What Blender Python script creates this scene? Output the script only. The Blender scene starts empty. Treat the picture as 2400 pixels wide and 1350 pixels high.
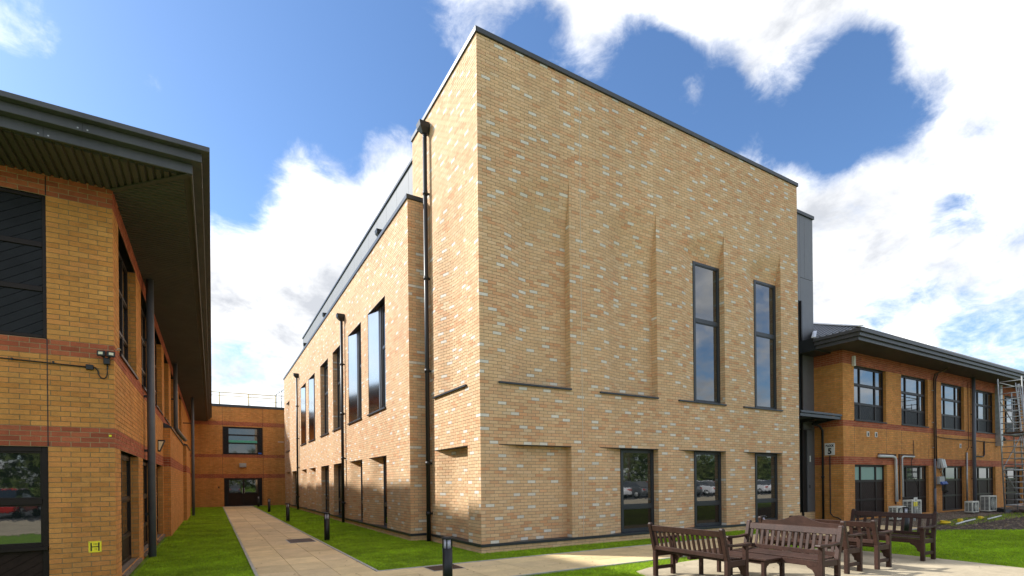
import bpy, math, random
import numpy as np
from mathutils import Vector, Matrix
random.seed(7); rng = np.random.default_rng(7)
scene = bpy.context.scene
C = scene.collection
R_ = math.radians

# ------------------------------------------------------------------ camera, sky, sun, exposure
F_PX, YAW, ROLL, PY, EYE = 1201.8, R_(30.3), R_(-0.6), 1129.7, 1.575
FV = np.array([math.sin(YAW), math.cos(YAW), 0.0]); R0 = np.array([math.cos(YAW), -math.sin(YAW), 0.0]); U0 = np.array([0, 0, 1.0])
RV = R0*math.cos(ROLL) + U0*math.sin(ROLL); UV = -R0*math.sin(ROLL) + U0*math.cos(ROLL)
cam = bpy.data.cameras.new('camera'); camo = bpy.data.objects.new('camera', cam); C.objects.link(camo)
cam.sensor_width = 36; cam.lens = 36*F_PX/2400; cam.shift_y = (PY-675)/2400; cam.clip_end = 3000; cam.clip_start = 0.05
camo.matrix_world = Matrix(((RV[0], UV[0], -FV[0], 0), (RV[1], UV[1], -FV[1], 0), (RV[2], UV[2], -FV[2], EYE), (0, 0, 0, 1)))
scene.camera = camo

def view_dir(px, py):
    d = FV + RV*(px-1200)/F_PX - UV*(py-PY)/F_PX
    return d/np.linalg.norm(d)

SUN_TO = Vector((-1.0, 1.0, 1.05)).normalized()
SUN_EL = math.asin(SUN_TO.z)
sun = bpy.data.lights.new('sun', 'SUN'); sun.energy = 2.0; sun.angle = R_(2.0); sun.color = (1.0, 0.975, 0.93)
suno = bpy.data.objects.new('sun', sun); C.objects.link(suno)
suno.rotation_euler = (-SUN_TO).to_track_quat('-Z', 'Y').to_euler(); suno.location = (-20, 20, 30)

scene.view_settings.view_transform = 'Standard'; scene.view_settings.look = 'None'
scene.view_settings.exposure = 1.84; scene.view_settings.gamma = 1.0; scene.view_settings.use_curve_mapping = False

world = bpy.data.worlds.new('World'); scene.world = world; world.use_nodes = True
CLOUD_HI, CLOUD_LO = 4.3, 1.4
def build_world():
    nt = world.node_tree; N = nt.nodes; L = nt.links; N.clear()
    def nd(t, **k):
        n = N.new(t)
        for a, v in k.items(): setattr(n, a, v)
        return n
    def math_(op, a, b=None, c=None, clamp=False):
        n = nd('ShaderNodeMath', operation=op, use_clamp=clamp)
        for i, v in enumerate((a, b, c)):
            if v is None: continue
            if isinstance(v, (int, float)): n.inputs[i].default_value = v
            else: L.new(v, n.inputs[i])
        return n.outputs[0]
    out = nd('ShaderNodeOutputWorld'); bg = nd('ShaderNodeBackground'); bg.inputs['Strength'].default_value = 0.15
    sky = nd('ShaderNodeTexSky', sky_type='NISHITA', sun_disc=False)
    sky.sun_elevation = SUN_EL; sky.sun_rotation = R_(-45); sky.air_density = 1.0; sky.dust_density = 0.6; sky.ozone_density = 2.2
    tc = nd('ShaderNodeTexCoord'); d = tc.outputs['Generated']
    sep = nd('ShaderNodeSeparateXYZ'); L.new(d, sep.inputs[0])
    zz = math_('ADD', math_('MAXIMUM', sep.outputs[2], 0.0), 0.42)
    cmb = nd('ShaderNodeCombineXYZ')
    L.new(math_('DIVIDE', sep.outputs[0], zz), cmb.inputs[0]); L.new(math_('DIVIDE', sep.outputs[1], zz), cmb.inputs[1]); L.new(math_('MULTIPLY', sep.outputs[2], 0.6), cmb.inputs[2])
    def noise(scale, det, rough, dist, off=(0, 0, 0)):
        mp = nd('ShaderNodeMapping'); L.new(cmb.outputs[0], mp.inputs[0]); mp.inputs['Location'].default_value = off
        n = nd('ShaderNodeTexNoise'); L.new(mp.outputs[0], n.inputs['Vector'])
        n.inputs['Scale'].default_value = scale; n.inputs['Detail'].default_value = det; n.inputs['Roughness'].default_value = rough; n.inputs['Distortion'].default_value = dist
        return n.outputs[0]
    n1 = noise(3.6, 10, 0.62, 0.35, (3.1, 1.7, 0)); n2 = noise(12.0, 9, 0.66, 0.4, (1.0, 5.0, 2)); n3 = noise(5.0, 9, 0.60, 0.3, (5.0, 2.0, 7))
    cov = math_('ADD', math_('MULTIPLY', n1, 0.80), math_('ADD', math_('MULTIPLY', n2, 0.62), -0.11))
    # where the cloud banks and the clear gaps of this sky stand: direction, angular radius (deg), weight
    banks = [((640, 720), 19, .36), ((860, 480), 9, .28), ((640, 560), 9, .22), ((940, 400), 4, .16), ((1000, 20), 8, .14), ((1230, 40), 8, .16), ((1560, 80), 8, .16), ((1690, 120), 6, .12), ((2250, 60), 12, .02), ((2150, 560), 26, .16),
             ((1780, 380), 6, .12), ((430, 175), 2.6, .40), ((750, 30), 3.0, .36), ((30, 25), 3.5, .36), ((1570, 270), 3.4, .36), ((300, 190), 2.2, .26), ((1400, 165), 4.5, .20), ((2060, 215), 3, .12),
             ((150, 180), 24, -.42), ((600, 150), 14, -.36), ((880, 240), 8, -.22), ((1840, 235), 8, -.30), ((1660, 215), 5.5, -.30), ((1480, 230), 6, -.30), ((1130, 190), 9, -.30), ((2000, 270), 5, -.2), ((2010, 110), 5, -.05),
             ((2250, 505), 2.2, -.2), ((2370, 800), 5, -.22), ((2060, 40), 8, .14), ((2300, 90), 6, .08), ((2060, 225), 5, -.20), ((1950, 215), 5.5, -.30), ((2210, 265), 4, -.2), ((600, 925), 6, -.16), ((520, 380), 5, -.15), ((1430, 205), 5.5, -.30), ((1590, 235), 5.5, -.26), ((1260, 120), 3.5, -.2), ((1790, 30), 6, .20), ((1900, 60), 5, .12), ((2130, 760), 4, -.1)]
    for (p, rad, w) in banks:
        c = view_dir(*p)
        vm = nd('ShaderNodeVectorMath', operation='DOT_PRODUCT'); L.new(d, vm.inputs[0]); vm.inputs[1].default_value = tuple(c)
        mr = nd('ShaderNodeMapRange', interpolation_type='SMOOTHERSTEP'); L.new(vm.outputs['Value'], mr.inputs[0])
        mr.inputs[1].default_value = math.cos(R_(rad*1.25)); mr.inputs[2].default_value = math.cos(R_(rad*0.15)); mr.inputs[3].default_value = 0; mr.inputs[4].default_value = w
        cov = math_('ADD', cov, mr.outputs[0])
    al = nd('ShaderNodeMapRange', interpolation_type='SMOOTHSTEP'); L.new(cov, al.inputs[0])
    al.inputs[1].default_value = 0.37; al.inputs[2].default_value = 0.80; al.inputs[3].default_value = 0; al.inputs[4].default_value = 1
    sh = nd('ShaderNodeMapRange'); L.new(math_('ADD', math_('MULTIPLY', n3, 1.0), math_('MULTIPLY', cov, 0.26)), sh.inputs[0])
    sh.inputs[1].default_value = 0.36; sh.inputs[2].default_value = 0.90; sh.inputs[3].default_value = 0; sh.inputs[4].default_value = 1
    ramp = nd('ShaderNodeMix', data_type='RGBA'); L.new(sh.outputs[0], ramp.inputs[0])
    ramp.inputs[6].default_value = (CLOUD_HI*1.0, CLOUD_HI*.985, CLOUD_HI*.955, 1); ramp.inputs[7].default_value = (CLOUD_LO*.95, CLOUD_LO*.99, CLOUD_LO*1.07, 1)
    hz = nd('ShaderNodeMix', data_type='RGBA', blend_type='MULTIPLY'); hz.inputs[0].default_value = 1.0
    L.new(sky.outputs[0], hz.inputs[6]); hz.inputs[7].default_value = (.262, .325, .388, 1)
    mx = nd('ShaderNodeMix', data_type='RGBA'); L.new(al.outputs[0], mx.inputs[0]); L.new(hz.outputs[2], mx.inputs[6]); L.new(ramp.outputs[2], mx.inputs[7])
    L.new(mx.outputs[2], bg.inputs['Color']); L.new(bg.outputs[0], out.inputs[0])
build_world()

# ------------------------------------------------------------------ materials
MATS = {}
def mat(name, col, rough=0.6, metal=0.0, noise=None, bump=None, spec=0.5, ior=1.45, attr=None, emit=None, coat=0.0, streak=None):
    """noise=(scale, amount, detail) mottles the colour; bump=(scale, strength); attr = colour attribute that carries each piece's own colour"""
    m = bpy.data.materials.new(name); m.use_nodes = True; nt = m.node_tree; b = nt.nodes['Principled BSDF']
    b.inputs['Base Color'].default_value = (*col, 1); b.inputs['Roughness'].default_value = rough; b.inputs['Metallic'].default_value = metal
    b.inputs['IOR'].default_value = ior; b.inputs['Specular IOR Level'].default_value = spec; b.inputs['Coat Weight'].default_value = coat
    src = None
    geo = nt.nodes.new('ShaderNodeNewGeometry')
    if attr:
        a = nt.nodes.new('ShaderNodeAttribute'); a.attribute_name = attr; src = a.outputs['Color']
    def mulnoise(src, scale, amt, det, vec=None):
        n = nt.nodes.new('ShaderNodeTexNoise'); n.inputs['Scale'].default_value = scale; n.inputs['Detail'].default_value = det; n.inputs['Roughness'].default_value = 0.6
        nt.links.new(vec or geo.outputs['Position'], n.inputs['Vector'])
        mr = nt.nodes.new('ShaderNodeMapRange'); nt.links.new(n.outputs[0], mr.inputs[0]); mr.inputs[1].default_value = 0.3; mr.inputs[2].default_value = 0.7
        mr.inputs[3].default_value = 1-amt; mr.inputs[4].default_value = 1+amt*0.6
        mx = nt.nodes.new('ShaderNodeMix'); mx.data_type = 'RGBA'; mx.blend_type = 'MULTIPLY'; mx.inputs[0].default_value = 1
        if src is None: mx.inputs[6].default_value = (*col, 1)
        else: nt.links.new(src, mx.inputs[6])
        nt.links.new(mr.outputs[0], mx.inputs[7]); return mx.outputs[2]
    for nn in (noise if isinstance(noise, list) else [noise] if noise else []):
        src = mulnoise(src, *nn)
    if streak:      # vertical run-off stains
        mp = nt.nodes.new('ShaderNodeMapping'); mp.inputs['Scale'].default_value = (streak[0], streak[0], streak[0]*0.07); nt.links.new(geo.outputs['Position'], mp.inputs[0])
        src = mulnoise(src, 1.0, streak[1], 5, mp.outputs[0])
    if src is not None: nt.links.new(src, b.inputs['Base Color'])
    if bump:
        n = nt.nodes.new('ShaderNodeTexNoise'); n.inputs['Scale'].default_value = bump[0]; n.inputs['Detail'].default_value = 6; nt.links.new(geo.outputs['Position'], n.inputs['Vector'])
        bp = nt.nodes.new('ShaderNodeBump'); bp.inputs['Strength'].default_value = bump[1]; bp.inputs['Distance'].default_value = bump[2] if len(bump) > 2 else 0.01
        nt.links.new(n.outputs[0], bp.inputs['Height']); nt.links.new(bp.outputs[0], b.inputs['Normal'])
    if emit:
        b.inputs['Emission Color'].default_value = (*emit[0], 1); b.inputs['Emission Strength'].default_value = emit[1]
    MATS[name] = m; return m
M = MATS
mat('brick_new', (.6, .45, .28), .82, attr='tint', streak=(1.3, .07), noise=[(.3, .06, 4), (14, .07, 3), (90, .10, 3)], bump=(220, .25, .004))
mat('brick_old', (.5, .27, .09), .85, attr='tint', noise=[(1.1, .10, 4), (9, .14, 4), (70, .18, 4)], bump=(120, .6, .006), streak=(2.2, .16))
mat('mortar_new', (.25, .205, .15), .95, attr='tint', noise=(40, .15, 3))
mat('mortar_old', (.25, .20, .11), .95, attr='tint', noise=(30, .2, 3))
mat('core', (.35, .30, .24), .9, noise=(3, .1, 3))
mat('anthracite', (.030, .036, .042), .38, noise=(2.0, .08, 3))
mat('black_metal', (.014, .015, .016), .42, noise=(6, .1, 2))
mat('pipe_grey', (.11, .12, .14), .45, noise=(4, .12, 3))
mat('clad_grey', (.135, .14, .15), .42, metal=.15, noise=[(.6, .06, 3), (5, .05, 3)])
mat('clad_light', (.20, .205, .215), .62, metal=0, noise=(.5, .06, 3))
mat('steel_panel', (.62, .62, .60), .13, metal=1.0, noise=(1.2, .06, 3))
mat('bronze', (.16, .14, .12), .3, metal=.8, noise=(3, .1, 3))
mat('fascia', (.078, .078, .088), .48, noise=[(1.2, .12, 4), (12, .08, 3)], streak=(3, .15))
mat('soffit', (.068, .063, .062), .6, noise=[(1.5, .15, 4)], streak=(5, .1))
mat('dark_wood', (.028, .016, .0115), .55, spec=.2, noise=[(8, .25, 4)], bump=(60, .3, .003))
mat('dark_board', (.013, .014, .017), .5, spec=.25, noise=[(4, .3, 4)], bump=(50, .3, .003))
mat('dark_brown', (.020, .0135, .011), .42, spec=.25, noise=(5, .15, 3))
mat('glass', (.010, .014, .014), .02, spec=.9, ior=1.85, bump=(1.1, .08, .02))
mat('glass_clear', (.028, .035, .036), .03, spec=.8, ior=1.65, bump=(1.3, .08, .02))
mat('glass_frost', (.22, .36, .31), .25, spec=.5)
mat('glass_dim', (.020, .016, .013), .05, spec=.5, ior=1.5)
mat('room_light', (.45, .38, .26), .8)
mat('slab', (.70, .53, .285), .85, attr='tint', noise=[(.5, .14, 6), (2.4, .15, 6), (30, .10, 4)], bump=(150, .25, .003))
mat('joint', (.10, .078, .05), .95)
mat('kerb', (.42, .40, .36), .9, noise=(9, .2, 4))
mat('concrete', (.46, .385, .262), .88, noise=[(.6, .22, 6), (3, .16, 6), (14, .12, 5), (60, .10, 3)], bump=(60, .25, .004))
mat('soil', (.060, .038, .024), .95, noise=[(2.5, .35, 5), (30, .35, 5)], bump=(25, 1, .03))
mat('lawn', (.19, .34, .014), .9, noise=[(.6, .22, 4), (6, .25, 4), (70, .4, 4)], bump=(90, 1, .03))
mat('grass', (.07, .15, .015), .6, attr='tint', spec=.25, noise=[(.8, .22, 5), (3.2, .28, 5), (16, .3, 4)])
def grass_nodes():
    nt = M['grass'].node_tree; b = nt.nodes['Principled BSDF']; out = nt.nodes['Material Output']; col = b.inputs['Base Color'].links[0].from_socket
    tr = nt.nodes.new('ShaderNodeBsdfTranslucent'); nt.links.new(col, tr.inputs[0]); mx = nt.nodes.new('ShaderNodeMixShader'); mx.inputs[0].default_value = .42
    nt.links.new(b.outputs[0], mx.inputs[1]); nt.links.new(tr.outputs[0], mx.inputs[2]); nt.links.new(mx.outputs[0], out.inputs[0])
grass_nodes()
mat('gravel', (.30, .24, .17), .9, attr='tint', noise=(60, .15, 3))
mat('bench', (.056, .027, .019), .5, spec=.3, noise=[(1.8, .3, 4), (7, .3, 5), (45, .3, 4)], bump=(40, .25, .003), streak=(20, .1))
mat('bollard', (.012, .012, .013), .42, noise=(10, .1, 2))
mat('lens', (.62, .60, .74), .35, noise=(20, .05, 2))
mat('white_plastic', (.62, .63, .60), .5, noise=(8, .08, 3))
mat('ac_case', (.62, .61, .52), .5, noise=[(5, .1, 3)], streak=(9, .1))
mat('dark_grille', (.035, .036, .035), .5)
mat('galv', (.42, .43, .42), .42, metal=.6, noise=(7, .2, 4))
mat('cable', (.012, .012, .012), .5)
mat('sign_white', (.66, .64, .58), .55, noise=(9, .06, 3))
mat('sign_yellow', (.92, .76, .03), .5, noise=(20, .08, 3))
mat('print_black', (.012, .012, .012), .6)
mat('sticker', (.85, .85, .02), .6)
mat('yellow', (.78, .55, .02), .5)
mat('rail_yellow', (.62, .46, .05), .5, noise=(4, .15, 3))
mat('glow_lens', (.75, .70, .50), .3)
mat('blue_plug', (.05, .11, .35), .5)
mat('grey_box', (.36, .37, .36), .5)
mat('roof_sheet', (.20, .21, .23), .35, metal=.3, noise=(2, .12, 4))
mat('flash', (.66, .68, .72), .3, metal=.4)
mat('canopy_glass', (.09, .11, .12), .06, spec=.6)
mat('sealant', (.52, .43, .32), .8)
mat('rust', (.10, .055, .03), .8, noise=(9, .3, 4))
mat('rubble', (.16, .12, .10), .95, noise=(12, .3, 4))
mat('bark', (.10, .075, .05), .9, noise=(9, .3, 4))
mat('leaf', (.07, .11, .02), .7, attr='tint')
mat('tarmac', (.06, .06, .062), .9, noise=[(.5, .15, 4), (50, .2, 3)])
mat('brick_red_lintel', (.25, .07, .035), .85, noise=(8, .2, 3))
mat('sill_tile', (.20, .15, .11), .9, noise=(7, .2, 4))
mat('blue_tape', (.02, .12, .55), .5)
mat('green_blind', (.08, .42, .30), .5)

# ------------------------------------------------------------------ object helpers
def tag(o, label=None, cat=None, group=None, kind=None):
    if label: o['label'] = label
    if cat: o['category'] = cat
    if group: o['group'] = group
    if kind: o['kind'] = kind
    return o
ORG = {}
def thing(name, label, cat, loc=(0, 0, 0), group=None):
    o = bpy.data.objects.new(name, None); C.objects.link(o); o.location = loc; o.empty_display_size = .2
    ORG[o] = np.array(loc, float); return tag(o, label, cat, group)

class MB:
    def __init__(s): s.v = []; s.f = []; s.mi = []; s.m = 0; s.sm = []; s.smooth = False
    def _add(s, vs, fs):
        b = len(s.v); s.v.extend([tuple(map(float, p)) for p in vs])
        for f in fs: s.f.append(tuple(b+i for i in f)); s.mi.append(s.m); s.sm.append(s.smooth)
        return s
    def hexa(s, p):      # 8 points: bottom ring 0-3, top ring 4-7
        a, b, c = np.array(p[1])-np.array(p[0]), np.array(p[3])-np.array(p[0]), np.array(p[4])-np.array(p[0])
        fs = [(3, 2, 1, 0), (4, 5, 6, 7), (0, 1, 5, 4), (1, 2, 6, 5), (2, 3, 7, 6), (3, 0, 4, 7)]
        if np.dot(np.cross(a, b), c) < 0: fs = [f[::-1] for f in fs]
        return s._add(p, fs)
    def box(s, x0, x1, y0, y1, z0, z1):
        return s.hexa([(x0, y0, z0), (x1, y0, z0), (x1, y1, z0), (x0, y1, z0), (x0, y0, z1), (x1, y0, z1), (x1, y1, z1), (x0, y1, z1)])
    def prism(s, poly, z0, z1):                       # polygon in plan
        n = len(poly); a = sum(poly[i][0]*poly[(i+1) % n][1]-poly[(i+1) % n][0]*poly[i][1] for i in range(n))
        if a < 0: poly = poly[::-1]
        vs = [(x, y, z0) for x, y in poly]+[(x, y, z1) for x, y in poly]
        fs = [tuple(range(n-1, -1, -1)), tuple(range(n, 2*n))]+[(i, (i+1) % n, n+(i+1) % n, n+i) for i in range(n)]
        return s._add(vs, fs)
    def extr(s, pts, vec):                            # planar 3D polygon pushed along vec
        n = len(pts); P = [np.array(p, float) for p in pts]; v = np.array(vec, float)
        nn = sum((np.cross(P[i], P[(i+1) % n]) for i in range(n)), np.zeros(3))
        if np.dot(nn, v) > 0: P = P[::-1]
        vs = P+[p+v for p in P]
        fs = [tuple(range(n)), tuple(range(2*n-1, n-1, -1))]+[(i, n+i, n+(i+1) % n, (i+1) % n) for i in range(n)]
        return s._add(vs, fs)
    def bar(s, a, b, w, h, up=(0, 0, 1)):             # beam from a to b
        a = np.array(a, float); b = np.array(b, float); d = (b-a)/np.linalg.norm(b-a); u = np.array(up, float)
        r = np.cross(d, u); r /= np.linalg.norm(r); u = np.cross(r, d)
        r = r*w/2; u = u*h/2
        return s.hexa([a-r-u, a+r-u, b+r-u, b-r-u, a-r+u, a+r+u, b+r+u, b-r+u])
    def tube(s, pts, r, n=8, cap=True):
        P = [np.array(p, float) for p in pts]; m = len(P); rr = r if hasattr(r, '__len__') else [r]*m
        vs = []; fs = []; ref = None
        for i in range(m):
            t = P[min(i+1, m-1)]-P[max(i-1, 0)]; t /= np.linalg.norm(t)
            if ref is None: ref = np.array([0, 0, 1.]) if abs(t[2]) < .9 else np.array([1., 0, 0])
            a = np.cross(t, ref); a /= np.linalg.norm(a); b = np.cross(t, a); ref = -b if False else ref
            if abs(np.dot(t, ref)) > .95: ref = a
            for k in range(n):
                q = 2*math.pi*k/n; vs.append(P[i]+rr[i]*(math.cos(q)*a+math.sin(q)*b))
        for i in range(m-1):
            for k in range(n): fs.append((i*n+k, (i+1)*n+k, (i+1)*n+(k+1) % n, i*n+(k+1) % n))
        if cap: fs += [tuple(range(n)), tuple((m-1)*n+k for k in range(n-1, -1, -1))]
        o = s.smooth; s.smooth = n > 6; s._add(vs, fs); s.smooth = o; return s
    def cyl(s, x, y, z0, z1, r, n=14, r2=None): return s.tube([(x, y, z0), (x, y, z1)], [r, r2 if r2 is not None else r], n)
    def build(s, name, mats, parent=None, bevel=0):
        me = bpy.data.meshes.new(name); org = np.zeros(3)
        if parent is not None:
            org = ORG.get(parent, np.zeros(3))
        me.from_pydata([tuple(np.array(p)-org) for p in s.v], [], s.f)
        for m_ in (mats if isinstance(mats, (list, tuple)) else [mats]): me.materials.append(M[m_])
        me.polygons.foreach_set('material_index', s.mi); me.polygons.foreach_set('use_smooth', s.sm); me.update()
        o = bpy.data.objects.new(name, me); C.objects.link(o)
        if parent is not None: o.parent = parent; ORG[o] = org
        if bevel:
            md = o.modifiers.new('bevel', 'BEVEL'); md.width = bevel; md.segments = 1; md.limit_method = 'ANGLE'
        return o

def solo(name, mb, mats, label, cat, loc, group=None, bevel=0):
    """a thing that is one mesh, origin at its base"""
    mb.v = [(x-loc[0], y-loc[1], z-loc[2]) for x, y, z in mb.v]
    o = mb.build(name, mats, None, bevel); o.location = loc; return tag(o, label, cat, group)

def copy_tree(o, parent=None):
    c = o.copy(); C.objects.link(c)
    if parent is not None: c.parent = parent
    for ch in list(o.children): copy_tree(ch, c)
    return c

class Face:
    """a wall face: O plan origin, u direction along the wall, n outward normal"""
    def __init__(s, O, u, n): s.O = np.array(O, float); s.u = np.array(u, float); s.n = np.array(n, float)
    def P(s, u, d, z):
        q = s.O+s.u*u-s.n*d; return (q[0], q[1], z)
    def P2(s, u, d): return tuple(s.O+s.u*u-s.n*d)
    def box(s, mb, u0, u1, d0, d1, z0, z1):
        return mb.hexa([s.P(u0, d0, z0), s.P(u1, d0, z0), s.P(u1, d1, z0), s.P(u0, d1, z0), s.P(u0, d0, z1), s.P(u1, d0, z1), s.P(u1, d1, z1), s.P(u0, d1, z1)])

def sst(a, b, x):
    t = min(1, max(0, (x-a)/(b-a))); return t*t*(3-2*t)

# ------------------------------------------------------------------ brickwork
CO = .075
class Bricks:
    """collects bricks (each a shallow block with its own mortar bed behind); the largest in view become objects, the rest one mesh"""
    def __init__(s): s.r = []
    def add(s, p0, p1, n, z0, z1, c0, c1, th, tint, t0=0.0, t1=0.0): s.r.append((p0[0], p0[1], p1[0], p1[1], n[0], n[1], z0, z1, c0[0], c0[1], c1[0], c1[1], th, t0, t1, tint))
    def face(s, fc, L, z0, z1, tintf, depth=None, openings=(), breaks=(), u_start=0.0, inset0=0.0, inset1=0.0, zbase=None):
        zb = z0 if zbase is None else zbase
        k0 = math.floor((z0-zb)/CO+1e-6); k = k0
        while True:
            a = max(z0, zb+k*CO); b = min(z1, zb+(k+1)*CO)
            if a >= z1-1e-6: break
            if b-a > .02:
                zc = (a+b)/2; js = [u_start]; x = (.1125 if k % 2 else .225)
                off = u_start
                while off+x < L-1e-6:
                    js.append(off+x); x += .225
                js.append(L)
                cuts = set(js); hard = {u_start, L}
                ops = [(o[0], o[1]) for o in openings if o[2] < zc < o[3]]
                for o in ops:
                    for q in o[:2]: cuts.add(q); hard.add(q)
                for (q, qa, qb) in breaks:
                    if qa < zc < qb: cuts.add(q); hard.add(q)
                js = sorted(q for q in cuts if u_start <= q <= L)
                # drop soft joints that would leave slivers beside hard edges
                js2 = []
                for q in js:
                    if q not in hard and any(abs(q-h) < .05 for h in hard): continue
                    js2.append(q)
                js = js2
                for i in range(len(js)-1):
                    p, q = js[i], js[i+1]; m = (p+q)/2
                    if q-p < .02 or any(o[0]-1e-6 < m < o[1]+1e-6 for o in ops): continue
                    ga = (inset0 if p == u_start else 0.0 if p in hard else .005); gb = (inset1 if q == L else 0.0 if q in hard else .005)
                    e = 1e-4
                    if depth:
                        d0 = depth(p+e, a+e); d1 = depth(q-e, a+e); t0 = depth(p+e, b-e)-d0; t1 = depth(q-e, b-e)-d1; dm = max(d0, d1)
                        if abs(t0) > .04 or abs(t1) > .04: t0 = t1 = 0.0; d0 = depth(p+e, zc); d1 = depth(q-e, zc)
                        th = .05 if dm > .003 else .012
                        da = d0+(d1-d0)*ga/(q-p); db = d1-(d1-d0)*gb/(q-p)
                    else: d0 = d1 = da = db = t0 = t1 = 0.0; th = .012
                    jit = random.uniform(-.0012, .0012)
                    s.add(fc.P2(p+ga, da+jit), fc.P2(q-gb, db+jit), fc.n, a+.005, b-.005, fc.P2(p+(.004 if p == u_start else 0), d0), fc.P2(q-(.004 if q == L else 0), d1), th, tintf(m, zc), t0, t1)
            k += 1
    def reveal(s, fc, u, z0, z1, D, side, tintf, zbase, split=False):
        """the return of a recess at u, one brick for each course; side=+1 when the return looks towards +u"""
        n = fc.u*side; k = math.floor((z0-zbase)/CO+1e-6)
        while zbase+k*CO < z1-.03:
            a = max(z0, zbase+k*CO); b = min(z1, zbase+(k+1)*CO); zc = (a+b)/2
            Dz = D(zc) if callable(D) else D
            if Dz > .02 and b-a > .02:
                j = .5*Dz if (split and k % 2) else None
                segs = [(.014, Dz)] if j is None else [(.014, j-.005), (j+.005, Dz)]
                for (da, db) in segs:
                    s.add(fc.P2(u, da), fc.P2(u, db), n, a+.005, b-.005, fc.P2(u, da-.008), fc.P2(u, db+.004), .012, tintf(u, zc))
            k += 1
    def build(s, root, palette, mats, n_obj=300, name='brickwork', mortar=(.30, .24, .17), light_joint=()):
        A = np.array([r[:15] for r in s.r]); T = np.array([r[15] for r in s.r]); pal = np.array(palette); N = len(A)
        jt = 1+rng.uniform(-.07, .07, N); colr = np.clip(pal[T]*jt[:, None], 0, 1)
        mid = np.stack([(A[:, 0]+A[:, 2])/2, (A[:, 1]+A[:, 3])/2, (A[:, 6]+A[:, 7])/2], 1)
        rel = mid-np.array([0, 0, EYE]); zf = rel@FV; px = 1200+F_PX*(rel@RV)/np.maximum(zf, .1); py = PY-F_PX*(rel@UV)/np.maximum(zf, .1)
        ln = np.hypot(A[:, 2]-A[:, 0], A[:, 3]-A[:, 1]); dist = np.linalg.norm(rel, axis=1)
        cosv = -(rel[:, 0]*A[:, 4]+rel[:, 1]*A[:, 5])/dist
        area = np.where((zf > .5) & (px > 4) & (px < 2396) & (py > 4) & (py < 1346) & (cosv > .02) & (ln > .06) & (np.abs(A[:, 13]) < 1e-5) & (np.abs(A[:, 14]) < 1e-5), ln*(A[:, 7]-A[:, 6])*cosv/dist**2, 0)
        order = np.argsort(-area)[:n_obj]; order = order[area[order] > 0]
        is_obj = np.zeros(N, bool); is_obj[order] = True
        # one mesh for the rest + all mortar beds
        org = ORG[root]
        def quads(P0, P1, z0, z1, X): return np.stack([np.c_[P0, z0], np.c_[P1, z0], np.c_[P1-X[:, 4:6]*X[:, 14:15], z1], np.c_[P0-X[:, 4:6]*X[:, 13:14], z1]], 1)
        B = ~is_obj; Ab = A[B]; inn = -Ab[:, 4:6]*Ab[:, 12:13]
        fr = quads(Ab[:, 0:2], Ab[:, 2:4], Ab[:, 6], Ab[:, 7], Ab); bk = quads(Ab[:, 0:2]+inn, Ab[:, 2:4]+inn, Ab[:, 6], Ab[:, 7], Ab)
        V1 = np.concatenate([fr, bk], 1).reshape(-1, 3); nb = len(Ab)
        pat = np.array([[0, 1, 2, 3], [1, 0, 4, 5], [3, 2, 6, 7], [2, 1, 5, 6], [0, 3, 7, 4]])
        cr = (Ab[:, 2]-Ab[:, 0])*Ab[:, 5]-(Ab[:, 3]-Ab[:, 1])*Ab[:, 4]      # sign of u x n
        F1 = pat[None]+8*np.arange(nb)[:, None, None]; flip = cr > 0; F1[flip] = F1[flip][:, :, ::-1]; F1 = F1.reshape(-1, 4)
        inm = -A[:, 4:6]*.005; q2 = quads(A[:, 8:10]+inm, A[:, 10:12]+inm, A[:, 6]-.0055, A[:, 7]+.0055, A).reshape(-1, 3)
        F2 = np.arange(len(q2)).reshape(-1, 4); crA = (A[:, 2]-A[:, 0])*A[:, 5]-(A[:, 3]-A[:, 1])*A[:, 4]; F2[crA > 0] = F2[crA > 0][:, ::-1]; F2 = F2+len(V1)
        V = np.concatenate([V1, q2])-org; F = np.concatenate([F1, F2])
        me = bpy.data.meshes.new(name); me.vertices.add(len(V)); me.vertices.foreach_set('co', V.ravel()); me.loops.add(F.size); me.loops.foreach_set('vertex_index', F.ravel().astype(np.int32))
        me.polygons.add(len(F)); me.polygons.foreach_set('loop_start', np.arange(0, F.size, 4, dtype=np.int32)); me.polygons.foreach_set('loop_total', np.full(len(F), 4, np.int32))
        for m_ in mats: me.materials.append(M[m_])
        me.polygons.foreach_set('material_index', np.r_[np.zeros(len(F1), np.int32), np.ones(len(F2), np.int32)])
        ca = me.color_attributes.new('tint', 'FLOAT_COLOR', 'POINT'); cc = np.ones((len(V), 4)); cc[:len(V1), :3] = np.repeat(colr[B], 8, 0); mc = np.tile(np.array(mortar), (N, 1)); mc[np.isin(T, light_joint)] = (.46, .35, .20); cc[len(V1):, :3] = np.repeat(mc, 4, 0); ca.data.foreach_set('color', cc.ravel())
        me.update(); me.validate(); me.shade_flat(); o = bpy.data.objects.new(name, me); C.objects.link(o); o.parent = root; o['kind'] = 'stuff'
        cache = {}
        for i in order:
            a = A[i]; L_ = round(ln[i]/.005)*.005; h = round((a[7]-a[6])/.005)*.005; key = (L_, h, int(T[i]), random.randint(0, 2), a[12])
            if key not in cache:
                mb = MB(); mb.hexa([(-L_/2, 0, -h/2), (L_/2, 0, -h/2), (L_/2, a[12], -h/2), (-L_/2, a[12], -h/2), (-L_/2, 0, h/2), (L_/2, 0, h/2), (L_/2, a[12], h/2), (-L_/2, a[12], h/2)])
                bm = bpy.data.meshes.new('brick'); bm.from_pydata(mb.v, [], mb.f); bm.materials.append(M[mats[0]])
                at = bm.color_attributes.new('tint', 'FLOAT_COLOR', 'POINT'); c = np.r_[colr[i], 1.0]; at.data.foreach_set('color', np.tile(c, 8)); bm.update(); cache[key] = bm
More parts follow.
